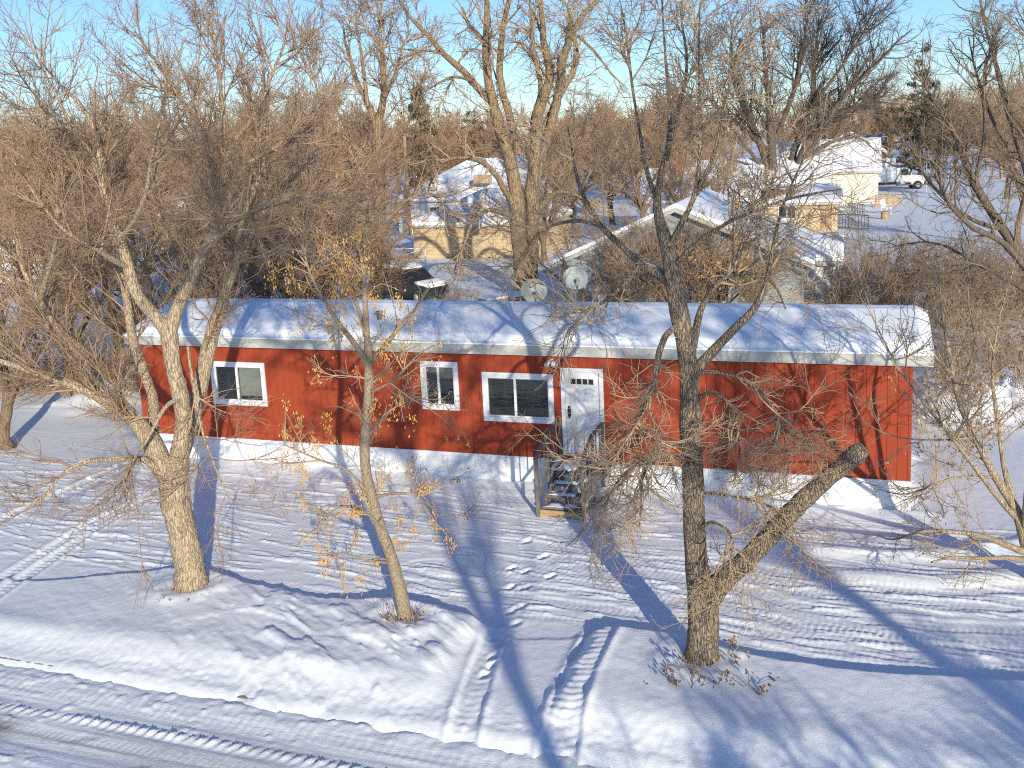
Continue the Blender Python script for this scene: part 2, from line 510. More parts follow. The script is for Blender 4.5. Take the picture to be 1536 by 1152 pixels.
def np_mesh(name, V, Q, mat, parent=None, smooth=True, attr=None):
    """V (n,3), Q (m,k) -> object"""
    me = bpy.data.meshes.new(name)
    V = np.ascontiguousarray(V, np.float32)
    Q = np.ascontiguousarray(Q, np.int32)
    k = Q.shape[1]
    me.vertices.add(len(V))
    me.vertices.foreach_set('co', V.ravel())
    me.loops.add(Q.size)
    me.loops.foreach_set('vertex_index', Q.ravel())
    me.polygons.add(len(Q))
    me.polygons.foreach_set('loop_start', np.arange(0, Q.size, k, dtype=np.int32))
    me.polygons.foreach_set('use_smooth', np.full(len(Q), smooth, bool))
    me.update(calc_edges=True)
    if attr is not None:
        a = me.attributes.new(attr[0], 'FLOAT', 'POINT')
        a.data.foreach_set('value', np.asarray(attr[1], np.float32))
    me.materials.append(mat)
    return link(bpy.data.objects.new(name, me), parent)


class MB:
    def __init__(self):
        self.v, self.f, self.sm = [], [], []

    def add(self, vs, fs, smooth=False):
        b = len(self.v)
        self.v += [tuple(float(c) for c in p) for p in vs]
        self.f += [tuple(i + b for i in f) for f in fs]
        self.sm += [smooth] * len(fs)
        return self

    def box(self, x0, x1, y0, y1, z0, z1):
        vs = [(x0, y0, z0), (x1, y0, z0), (x1, y1, z0), (x0, y1, z0), (x0, y0, z1), (x1, y0, z1), (x1, y1, z1), (x0, y1, z1)]
        return self.add(vs, [(0, 3, 2, 1), (4, 5, 6, 7), (0, 1, 5, 4), (1, 2, 6, 5), (2, 3, 7, 6), (3, 0, 4, 7)])

    def hexa(self, vs):
        return self.add(vs, [(0, 3, 2, 1), (4, 5, 6, 7), (0, 1, 5, 4), (1, 2, 6, 5), (2, 3, 7, 6), (3, 0, 4, 7)])

    def bar(self, a, b, w, d=None, k=4):
        a, b = np.array(a, float), np.array(b, float)
        t = b - a
        t /= np.linalg.norm(t)
        ref = np.array([0, 0, 1.0]) if abs(t[2]) < .9 else np.array([1.0, 0, 0])
        u = np.cross(ref, t)
        u /= np.linalg.norm(u)
        v = np.cross(t, u)
        d = w if d is None else d
        vs = []
        for p in (a, b):
            for i in range(k):
                an = 2 * math.pi * (i + .5) / k
                sc = 1 / math.cos(math.pi / k) if k == 4 else 1
                vs.append(p + u * math.cos(an) * w / 2 * sc + v * math.sin(an) * d / 2 * sc)
        fs = [(i, (i + 1) % k, k + (i + 1) % k, k + i) for i in range(k)]
        fs += [tuple(range(k - 1, -1, -1)), tuple(range(k, 2 * k))]
        return self.add(vs, fs, k > 6)

    def prism(self, poly, y0, y1):
        """poly of (x,z), extruded along y"""
        n = len(poly)
        vs = [(x, y0, z) for x, z in poly] + [(x, y1, z) for x, z in poly]
        fs = [tuple(range(n)), tuple(range(2 * n - 1, n - 1, -1))]
        fs += [((i + 1) % n, i, n + i, n + (i + 1) % n) for i in range(n)]
        return self.add(vs, fs)

    def build(self, name, mat, parent=None, bevel=0.0):
        me = bpy.data.meshes.new(name)
        me.from_pydata(self.v, [], self.f)
        me.polygons.foreach_set('use_smooth', self.sm)
        me.update()
        me.materials.append(mat)
        o = link(bpy.data.objects.new(name, me), parent)
        if bevel:
            md = o.modifiers.new('bevel', 'BEVEL')
            md.width = bevel
            md.segments = 2
            md.limit_method = 'ANGLE'
        return o


# ------------------------------------------------------------------ tubes and trees
def tubes(P, Rr, k):
    B, n, _ = P.shape
    T = np.gradient(P, axis=1)
    T /= np.linalg.norm(T, axis=2, keepdims=True) + 1e-9
    mt = T.mean(axis=1)
    ref = np.where(np.abs(mt[:, 2:3]) < .8, np.array([[0, 0, 1.0]]), np.array([[1.0, 0, 0]]))
    U = np.cross(np.repeat(ref[:, None, :], n, 1), T)
    U /= np.linalg.norm(U, axis=2, keepdims=True) + 1e-9
    W = np.cross(T, U)
    a = np.arange(k) * 2 * math.pi / k
    if Rr.ndim == 2:
        Rr = Rr[:, :, None]
    V = P[:, :, None, :] + (U[:, :, None, :] * np.cos(a)[None, None, :, None] + W[:, :, None, :] * np.sin(a)[None, None, :, None]) * Rr[..., None]
    idx = np.arange(B * n * k).reshape(B, n, k)
    nx = np.roll(idx, -1, axis=2)
    Q = np.stack([idx[:, :-1], nx[:, :-1], nx[:, 1:], idx[:, 1:]], -1).reshape(-1, 4)
    return V.reshape(-1, 3), Q


class Tubes:
    def __init__(self):
        self.V, self.Q, self.n = [], [], 0

    def add(self, P, Rr, k):
        V, Q = tubes(P, Rr, k)
        self.V.append(V)
        self.Q.append(Q + self.n)
        self.n += len(V)

    def build(self, name, mat, parent=None, origin=None):
        V = np.concatenate(self.V)
        if origin is not None:
            V = V - np.asarray(origin)
        return np_mesh(name, V, np.concatenate(self.Q), mat, parent)


def resample(pts, n):
    """Catmull-Rom through rows of pts -> n rows"""
    p = np.asarray(pts, float)
    q = np.vstack([2 * p[0] - p[1], p, 2 * p[-1] - p[-2]])
    L = np.concatenate([[0], np.cumsum(np.linalg.norm(np.diff(p[:, :3], axis=0), axis=1))])
    u = np.interp(np.linspace(0, L[-1], n), L, np.arange(len(p)))
    i = np.minimum(u.astype(int), len(p) - 2)
    t = (u - i)[:, None]
    a, b, c, d = q[i], q[i + 1], q[i + 2], q[i + 3]
    return .5 * (2 * b + (c - a) * t + (2 * a - 5 * b + 4 * c - d) * t ** 2 + (3 * b - a - 3 * c + d) * t ** 3)


def norm(v):
    return v / (np.linalg.norm(v, axis=-1, keepdims=True) + 1e-9)


def spawn(rng, P, Rr, N, t0, t1, ang, asd, l0, l1, n, wig, up, r0, r1, grow=None, ratio=.75, tl=.35):
    """N children spread over the parent branches P (B,m,3)"""
    B, m, _ = P.shape
    seg = np.linalg.norm(np.diff(P, axis=1), axis=2).sum(1)
    w = seg if grow is None else seg * grow
    b = rng.choice(B, N, p=w / w.sum())
    t = t0 + (t1 - t0) * rng.rand(N)
    u = t * (m - 1)
    i = np.minimum(u.astype(int), m - 2)
    f = (u - i)[:, None]
    base = P[b, i] * (1 - f) + P[b, i + 1] * f
    tan = norm(P[b, i + 1] - P[b, i])
    rb = Rr[b, i] * (1 - f[:, 0]) + Rr[b, i + 1] * f[:, 0]
    rv = norm(rng.randn(N, 3))
    perp = norm(rv - (rv * tan).sum(1, keepdims=True) * tan)
    a = np.radians(ang + asd * rng.randn(N))[:, None]
    d = norm(np.cos(a) * tan + np.sin(a) * perp)
    ln = (l0 + (l1 - l0) * rng.rand(N)) * (1 - tl * t)
    out = np.zeros((N, n, 3))
    out[:, 0] = base
    step = ln[:, None] / (n - 1)
    upv = np.array([0, 0, 1.0]) * up
    for j in range(1, n):
        d = norm(d + wig * rng.randn(N, 3) + upv)
        out[:, j] = out[:, j - 1] + d * step
    ra = np.minimum(rb * ratio, r0 * (.7 + .6 * rng.rand(N)))
    ra = np.maximum(ra, r1)
    tt = np.linspace(0, 1, n)[None, :]
    return out, ra[:, None] * (1 - tt) + r1 * tt


def limb(path, n=22, wob=.0, rng=None):
    a = resample(path, n)
    P, r = a[:, :3].copy(), np.maximum(a[:, 3], .004)
    if wob and rng is not None:
        ph = rng.rand(3) * 20
        u = np.linspace(0, 1, n)
        for c in range(3):
            P[:, c] += wob * np.sin(u * 9 + ph[c]) * np.minimum(u * 4, 1)
    return P, r


def pxlimb(pts, Y, n=22, scale=1.0, rng=None, wob=.0):
    """pts: (px, py, dY, radius)"""
    rows = []
    for (x, y, dy, r) in pts:
        p = atY(x, y, Y + dy)
        rows.append([p[0], p[1], p[2], r * scale])
    return limb(rows, n, wob, rng)


def lumpy(rng, Rr, k, amt):
    B, n = Rr.shape
    nz = rng.randn(B, n, k)
    nz = (nz + np.roll(nz, 1, 1) + np.roll(nz, 1, 2)) / 1.7
    return Rr[:, :, None] * (1 + amt * nz)


def leaves(rng, pts, per, spread, ln, wd, hang=1.0):
    """small hanging keys around each point"""
    N = len(pts) * per
    c = np.repeat(pts, per, 0) + rng.randn(N, 3) * spread
    c[:, 2] -= np.abs(rng.randn(N)) * spread[2] * hang if hasattr(spread, '__len__') else 0
    ax = norm(np.stack([rng.randn(N) * .35, rng.randn(N) * .35, -np.ones(N) * hang + rng.randn(N) * .3], 1))
    sd = norm(np.cross(ax, rng.randn(N, 3)))
    L = ln * (.6 + .8 * rng.rand(N))[:, None]
    W = wd * (.6 + .8 * rng.rand(N))[:, None]
    V = np.stack([c, c + ax * L * .55 + sd * W, c + ax * L, c + ax * L * .55 - sd * W], 1).reshape(-1, 3)
    return V, np.arange(N * 4).reshape(-1, 4)


def pick(rng, P, N, t0=.3):
    b = rng.randint(0, P.shape[0], N)
    j = rng.randint(int(t0 * (P.shape[1] - 1)), P.shape[1], N)
    return P[b, j]


# ================================================================== SETTING
def grid_axis(a, b, step, far, k=1.22):
    inner = np.arange(a, b, step)
    up, x, d = [], b, step
    while x < far:
        up.append(x)
        d *= k
        x += d
    dn, x, d = [], a, step
    while x > -far:
        d *= k
        x -= d
        dn.append(x)
    return np.concatenate([dn[::-1], inner, up])


def grid_axis2():
    a = grid_axis(-11.5, 9.7, .032, 4000)
    keep = (a < -11.4) | (a > -2) | (np.arange(len(a)) % 3 == 0)
    return a[keep]


def sheet(name, sa, oa, hf, mat, parent, dirt=None):
    S, O = np.meshgrid(sa, oa, indexing='ij')
    Z = hf(S, O)
    V = np.stack([S, -O, Z], -1).reshape(-1, 3)
    a, b = len(sa), len(oa)
    i = np.arange(a * b).reshape(a, b)
    Q = np.stack([i[:-1, :-1], i[:-1, 1:], i[1:, 1:], i[1:, :-1]], -1).reshape(-1, 4)
    o = np_mesh(name, V, Q, mat, parent, True, None if dirt is None else ('dirt', dirt(S, O).ravel()))
    o.location = (X0, Y0, 0)
    o.rotation_euler = (0, 0, -TH)
    return o


g = sheet('ground', grid_axis(-4.0, 22.5, .034, 4000), grid_axis2(), height, M['snow'], None)
tag(g, kind='structure')


def dirtf(S, O):
    d = np.exp(-((O - 11.05 - .02 * S + .1) / .36) ** 2) * sst(-.35, .25, fbm(S * .45 + 1, O * 1.2, 4) + .12) * (1 - sst(8.5, 10.5, S))
    d = np.maximum(d * 1.1, .35 * sst(.1, .45, fbm(S * .3 + 5, O * 3, 4)) * sst(CURB + .5, CURB + 1, O))
    for (fs, fo, a) in ((6.8, 10.9, .9), (7.95, 11.25, 1.0)):
        d = np.maximum(d, a * np.exp(-(((S - fs) * .8 + (O - fo) * 1.5) / .08) ** 2 - (((O - fo) - (S - fs) * .2) / .22) ** 4))
    d = np.maximum(d, .5 * np.exp(-((O - CURB - .12) / .1) ** 2) * sst(.15, .4, fbm(S * 1.5 + 7, O * 2, 3)))
    return np.clip(d + .05, 0, 1)


rd = sheet('road', grid_axis(-2, 17, .034, 300), np.concatenate([np.arange(CURB + .03, 13.2, .034), np.linspace(13.3, 18, 30)]), road_height, M['snow_road'], None, dirtf)
tag(rd, kind='structure')
# kerb
kb = MB()
for i in range(60):
    a = -60 + i * 3.0
    kb.box(a + .006, a + 2.994, -(CURB + .075), -(CURB - .075), -.4, -.072)
ko = kb.build('kerb', M['concrete'], None, .015)
ko.location = (X0, Y0, 0)
ko.rotation_euler = (0, 0, -TH)
tag(ko, kind='structure')

# ================================================================== MOBILE HOME
SL, SR, DEP = -.92, 18.23, 3.6
ZB, WH_ = .655, 2.475
ZT = ZB + WH_
home = empty('mobile_home', 'long red mobile home with snow covered low gable roof and white skirting', 'house', (X0, Y0, 0), -TH)
OPEN = [(1.43, 3.01, 1.57, 2.67), (7.38, 8.30, 1.71, 2.85), (8.94, 10.63, 1.50, 2.635), (10.84, 11.81, .80, 2.80)]
wb = MB()


def cells(s0, s1):
    """split a vertical board around the openings"""
    zs = [(ZB, ZT)]
    for (a, b, c, d) in OPEN:
        if s1 > a and s0 < b:
            zs = [(p, q) for (z0, z1) in zs for (p, q) in ((z0, min(z1, c)), (max(z0, d), z1)) if q - p > .001]
    return zs


brk = sorted(set([round(SL + .203 * i, 4) for i in range(int((SR - SL) / .203) + 1)] + [SR] + [v for o in OPEN for v in o[:2]]))
for a, b in zip(brk[:-1], brk[1:]):
    if b - a < .004:
        continue
    isg = abs(((a - SL) / .203) - round((a - SL) / .203)) < 1e-3
    for z0, z1 in cells(a, b):
        ga = .007 if isg and a > SL + .01 else 0
        wb.box(a + ga, b, 0, .02, z0, z1)
        wb.add([(a, .012, z0), (b, .012, z0), (b, .012, z1), (a, .012, z1)], [(0, 1, 2, 3)])
wb.box(SL, SL + .02, .021, DEP, ZB, ZT)
wb.box(SR - .02, SR, .021, DEP, ZB, ZT)
wb.box(SL, SR, DEP, DEP + .02, ZB, ZT)
wb.add([(SL, 0.005, ZT), (SL, DEP, ZT), (SL, DEP / 2, ZT + .62)], [(0, 2, 1)])
wb.add([(SR, 0.005, ZT), (SR, DEP, ZT), (SR, DEP / 2, ZT + .62)], [(0, 1, 2)])
wb.build('wall', M['red'], home)
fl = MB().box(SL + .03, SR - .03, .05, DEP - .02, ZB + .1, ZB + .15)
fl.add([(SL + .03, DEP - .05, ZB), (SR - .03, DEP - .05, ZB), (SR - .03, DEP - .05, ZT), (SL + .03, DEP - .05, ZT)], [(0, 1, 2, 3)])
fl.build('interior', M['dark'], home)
# skirting
sk = MB()
for i in range(13):
    a = SL + i * (SR - SL) / 13
    b = a + (SR - SL) / 13
    sk.box(a + (.004 if i else 0), b, -.012, .03, -.2, ZB - .012)
sk.box(SL - .01, SR + .012, -.03, .0195, ZB - .03, ZB - .003)
sk.box(SR - .015, SR + .01, .031, DEP, -.2, ZB - .012)
sk.box(SL - .01, SL + .015, .031, DEP, -.2, ZB - .012)
sk.box(SR - .045, SR + .012, -.022, -.0125, -.2, ZB - .031)
sk.build('skirting', M['skirt'], home)
# fascia and roof
OE, ZF = .24, ZT + .25
fa = MB()
fa.box(SL - .12, SR + .36, -OE, -OE + .03, ZT - .002, ZF)
fa.box(SL - .122, SR + .362, -OE - .012, -OE, ZF - .035, ZF + .003)
fa.box(SL - .122, SR + .362, -OE - .006, -OE, ZT - .004, ZT + .03)
fa.box(SL - .12, SR + .36, -OE + .031, .0, ZT + .004, ZT + .02)
for sx0, sx1 in ((SL - .12, SL - .09), (SR + .33, SR + .36)):
    fa.hexa([(sx0, -OE + .031, ZT + .021), (sx1, -OE + .031, ZT + .021), (sx1, DEP / 2, ZT + .55), (sx0, DEP / 2, ZT + .55),
             (sx0, -OE + .031, ZF), (sx1, -OE + .031, ZF), (sx1, DEP / 2, ZF + .50), (sx0, DEP / 2, ZF + .50)])
fa.build('fascia', M['trim'], home, .004)


def roof_snow():
    sa = np.linspace(SL - .13, SR + .375, 300)
    ya = np.concatenate([np.linspace(-OE - .02, DEP / 2, 46), np.linspace(DEP / 2, DEP + OE, 26)[1:]])
    S, Yv = np.meshgrid(sa, ya, indexing='ij')
    t = np.clip((Yv + OE) / (DEP / 2 + OE), 0, 2)
    t = np.where(t > 1, 2 - t, t)
    base = ZF - .0 + .50 * t
    cap = .03 + .13 * sst(0, .10, t) - .035 * (1 - sst(0, .25, t)) + .022 * fbm(S * .6, Yv * 1.1, 3) + .008 * fbm(S * 3, Yv * 3, 3)
    ee = np.minimum(S - sa[0], sa[-1] - S)
    cap = cap * (.15 + .85 * sst(0, .25, ee))
    cap = cap * (1 - .35 * sst(.86, 1.0, t)) 
    Z = base + np.maximum(cap, .012)
    V = np.stack([S, Yv, Z], -1).reshape(-1, 3)
    a, b = len(sa), len(ya)
    i = np.arange(a * b).reshape(a, b)
    Q = [np.stack([i[:-1, :-1], i[1:, :-1], i[1:, 1:], i[:-1, 1:]], -1).reshape(-1, 4)]
    # skirts down to the deck
    low = V.copy()
    low[:, 2] = (base - .02).reshape(-1)
    n0 = len(V)
    Vt = np.concatenate([V, low])
    for line, fl_ in ((i[:, 0], False), (i[0, :], True), (i[-1, :], False)):
        q = np.stack([line[:-1], line[1:], line[1:] + n0, line[:-1] + n0], -1)
        Q.append(q[:, ::-1] if not fl_ else q)
    return np_mesh('roof', Vt, np.concatenate(Q), M['snow_roof'], home)


rf = roof_snow()
vp = MB().bar((6.05, .62, ZF + .2), (6.05, .62, ZF + .52), .12, k=12).bar((6.05, .62, ZF + .52), (6.05, .62, ZF + .56), .19, k=12)
vp.build('roof_vent', mat_noise('rusty_vent', (.2, .12, .06), (.35, .24, .13), 8, .7), home)


def window(s0, s1, z0, z1, lab, split=.5, blinds=(), mid=.05):
    f = MB()
    w = .085
    f.box(s0 - .02, s1 + .02, -.035, .055, z1 - w, z1 + .02)
    f.box(s0 - .02, s1 + .02, -.035, .055, z0 - .02, z0 + w)
    f.box(s0 - .02, s0 + w, -.035, .055, z0 + w + .0005, z1 - w - .0005)
    f.box(s1 - w, s1 + .02, -.035, .055, z0 + w + .0005, z1 - w - .0005)
    f.box(s0 + w + .001, s1 - w - .001, -.012, .05, z1 - w - .04, z1 - w - .001)
    f.box(s0 + w + .001, s1 - w - .001, -.012, .05, z0 + w + .001, z0 + w + .04)
    sm = s0 + (s1 - s0) * split
    f.box(sm - mid / 2, sm + mid / 2, -.02, .05, z0 + w + .041, z1 - w - .041)
    f.box(s0 + w + .001, s0 + w + .03, -.012, .05, z0 + w + .041, z1 - w - .041)
    f.box(s1 - w - .03, s1 - w - .001, -.012, .05, z0 + w + .041, z1 - w - .041)
    wo = f.build('window', M['white'], home, .004)
    wo['label'] = lab
    g_ = MB()
    for a, b in ((s0 + w + .03, sm - mid / 2), (sm + mid / 2, s1 - w - .03)):
        g_.add([(a, .015, z0 + w + .04), (b, .015, z0 + w + .04), (b, .015, z1 - w - .04), (a, .015, z1 - w - .04)], [(0, 1, 2, 3)])
    g_.build('pane', M['glass'], wo)
    for (a, b, c, d) in blinds:
        MB().box(a, b, .075, .085, c, d).build('blind', M['blind'], wo)
    return wo


w1 = window(*OPEN[0], 'two pane window with a pale blind drawn in its right half', .47, [(2.2, 2.90, 1.78, 2.56)])
w2 = window(*OPEN[1], 'narrow two pane window with a tap behind the glass', .46, [(7.46, 7.80, 2.57, 2.74), (7.82, 8.20, 2.45, 2.74)])
w3 = window(*OPEN[2], 'wide two pane window reflecting the snow', .46, [(9.05, 10.52, 2.47, 2.53)])
tp = MB()
for i in range(8):
    a0, a1 = math.pi * i / 8, math.pi * (i + 1) / 8
    tp.bar((8.02 + .07 * math.cos(a0), .2, 2.0 + .09 * math.sin(a0)), (8.02 + .07 * math.cos(a1), .2, 2.0 + .09 * math.sin(a1)), .022, k=8)
tp.bar((8.09, .2, 1.72), (8.09, .2, 2.0), .024, k=8)
tp.build('tap', M['metal'], w2)
# door
ds0, ds1, dz0, dz1 = OPEN[3]
df = MB()
df.box(ds0 - .01, ds0 + .08, -.035, .06, dz0, dz1 + .015)
df.box(ds1 - .08, ds1 + .01, -.035, .06, dz0, dz1 + .015)
df.box(ds0 + .0805, ds1 - .0805, -.035, .06, dz1 - .075, dz1 + .015)
df.box(ds0 - .005, ds1 + .005, -.06, .06, dz0 - .03, dz0 - .001)
df.build('door_frame', M['white'], home, .004)
dl = MB()
d0, d1 = ds0 + .085, ds1 - .085
dl.box(d0, d1, .012, .05, dz0 + .002, dz1 - .08)
for (a, b) in ((d0 + .10, (d0 + d1) / 2 - .05), ((d0 + d1) / 2 + .05, d1 - .10)):
    for (c, d) in ((dz0 + .15, dz0 + .85), (dz0 + .97, dz0 + 1.5)):
        dl.box(a, b, .004, .0118, c, d)
        dl.box(a + .03, b - .03, .0, .0039, c + .03, d - .03)
for a, b, c, d in ((d0 + .12, d1 - .12, dz1 - .235, dz1 - .215), (d0 + .12, d1 - .12, dz1 - .37, dz1 - .39)):
    dl.box(a, b, .003, .0118, min(c, d), max(c, d))
door = dl.build('door', M['door'], home, .003)
for i in range(4):
    a = d0 + .125 + i * (d1 - d0 - .25) / 4 + .012
    MB().box(a, a + (d1 - d0 - .25) / 4 - .024, .007, .0118, dz1 - .365, dz1 - .24).build('pane', M['seal'], door)
hb = MB().box(d0 + .05, d0 + .12, -.03, .011, dz0 + .88, dz0 + 1.06)
hb.bar((d0 + .085, -.02, dz0 + .86), (d0 + .085, -.07, dz0 + .86), .05, k=10)
hb.bar((d0 + .085, .01, dz0 + 1.1), (d0 + .085, -.03, dz0 + 1.1), .055, k=12)
hb.build('handle', M['seal'], door, .006)
# flood light
lt = MB().bar((10.64, 0, 2.95), (10.64, -.04, 2.95), .12, k=14)
for sgn in (-1, 1):
    lt.bar((10.64, -.04, 2.95), (10.64 + sgn * .05, -.09, 2.95), .03, k=8)
    lt.bar((10.64 + sgn * .05, -.07, 2.96), (10.64 + sgn * .09, -.20, 2.90), .10, k=12)
lt.build('flood_light', M['lamp'], home)

# ---------------- entry steps
st = empty('entry_steps', 'grey weathered wooden entry steps with railings and a snowy landing below the white door', 'stairs', HW(11.29, 0, 0), -TH)
SA, SB = -.46, .44                     # local x range, y is -o


def lb(mb, x0, x1, o0, o1, z0, z1):
    return mb.box(x0, x1, -o1, -o0, z0, z1)


pf = MB()
for i in range(6):
    lb(pf, SA, SB, .02 + i * .155, .02 + i * .155 + .147, .64, .68)
pf.build('landing', M['wood_grey'], st, .005)
tr = [(.97, 1.24, .50), (1.24, 1.52, .345), (1.52, 1.80, .19)]
for o0, o1, z in tr:
    t = MB()
    lb(t, SA + .02, SB - .02, o0 + .005, o0 + .135, z - .038, z)
    lb(t, SA + .02, SB - .02, o0 + .142, o1 + .01, z - .038, z)
    t.build('tread', M['wood_grey'], st, .005)
bx_ = MB()
lb(bx_, SA - .02, SB + .02, 1.82, 1.86, -.05, .14)
bx_.build('bottom_board', M['wood_tan'], st, .004)
for x in (SA + .02, SB - .06, -.02):
    s_ = MB()
    s_.add([(x, -.03, .55), (x, -.95, .62), (x, -1.82, .10), (x, -1.82, -.05), (x, -1.6, -.05), (x, -.9, .38), (x, -.03, .42),
            (x + .04, -.03, .55), (x + .04, -.95, .62), (x + .04, -1.82, .10), (x + .04, -1.82, -.05), (x + .04, -1.6, -.05), (x + .04, -.9, .38), (x + .04, -.03, .42)],
           [tuple(range(7)), tuple(range(13, 6, -1))] + [((i + 1) % 7, i, 7 + i, 7 + (i + 1) % 7) for i in range(7)])
    s_.build('stringer', M['wood_grey'], st)
for sx in (SA - .05, SB + .05):
    for o_, zt in ((.06, 1.55), (1.0, 1.56), (1.88, 1.25)):
        MB().box(sx - .034, sx + .034, -o_ - .034, -o_ + .034, -.1, zt).build('post', M['wood_grey'], st, .006)
    MB().bar((sx, -.0, 1.57), (sx, -1.02, 1.585), .085, .035).build('handrail', M['wood_grey'], st, .005)
    MB().bar((sx, -1.03, 1.58), (sx, -1.95, 1.265), .085, .035).build('handrail', M['wood_grey'], st, .005)
    ins = sx + (.05 if sx < 0 else -.05) * 0
    MB().bar((ins, -.11, .80), (ins, -.95, .80), .032, .07).build('lower_rail', M['wood_grey'], st)
    MB().bar((ins, -1.05, .78), (ins, -1.83, .38), .032, .07).build('lower_rail', M['wood_grey'], st)
    for o_ in (.37, .68):
        MB().bar((ins, -o_, .82), (ins, -o_, 1.56), .022).build('baluster', M['wood_grey'], st)
    for o_ in (1.3, 1.6):
        t = (o_ - 1.03) / .92
        MB().bar((ins, -o_, .78 - .47 * t), (ins, -o_, 1.57 - .315 * t), .022).build('baluster', M['wood_grey'], st)
# thin snow lying on the treads
sn = MB()
for (o0, o1, z, xa, xb) in ((.03, .9, .68, SA + .03, SA + .5), (.98, 1.2, .50, SA + .05, SB - .25), (1.25, 1.5, .345, SA + .04, SB - .2), (1.53, 1.8, .19, SA + .04, SB - .1)):
    nx_, ny_ = 26, 12
    vs, fs = [], []
    for i in range(nx_):
        for j in range(ny_):
            u, v = i / (nx_ - 1), j / (ny_ - 1)
            e = min(u, 1 - u, v, 1 - v) * 6
            hh = .022 * min(1, e) + .03 * (float(fbm(np.array([u * 4 + o0 * 7]), np.array([v * 3 + z * 9]), 3)[0]))
            vs.append((xa + (xb - xa) * u, -(o0 + (o1 - o0) * v), z + hh - .006))
    for i in range(nx_ - 1):
        for j in range(ny_ - 1):
            a = i * ny_ + j
            fs.append((a, a + 1, a + ny_ + 1, a + ny_))
    sn.add(vs, fs, True)
sn.build('snow_cover', M['snow_roof'], st)


# ================================================================== TREES NEAR THE CAMERA
def stack(limbs):
    return np.stack([l[0] for l in limbs]), np.stack([l[1] for l in limbs])


def near_tree(name, label, base, limbs, thick, bark, twig, levels, seed, group=None, extra=None, kthick=14):
    """limbs: list of (P,R); the first `thick` of them make the trunk object, the rest and all twigs the crown"""
    rng = np.random.RandomState(seed)
    root = empty(name, label, 'tree', base, 0, group)
    t = Tubes()
    for (P, r) in limbs[:thick]:
        k = kthick if r.max() > .12 else 10
        n = 60 if r.max() > .12 else 34
        a = resample(np.column_stack([P, r]), n)
        rr = lumpy(rng, np.maximum(a[:, 3], .004)[None], k, .045)
        t.add(a[None, :, :3], rr, k)
    t.build('trunk', bark, root, base)
    c = Tubes()
    for (P, r) in limbs[thick:]:
        c.add(P[None], r[None], 8)
    src = [l for l in limbs]
    P, r = stack(src)
    P, r = P[:, 4:], r[:, 4:]
    allp = []
    for lv in levels:
        kw = dict(lv)
        k = kw.pop('k', 4)
        skip = kw.pop('skip', 0)
        P2, r2 = spawn(rng, P[skip:], r[skip:], **kw)
        c.add(P2, r2, k)
        allp.append(P2)
        P, r = P2, r2
    if extra:
        extra(rng, c, allp)
    c.build('crown', twig, root, base)
    return root, allp, rng


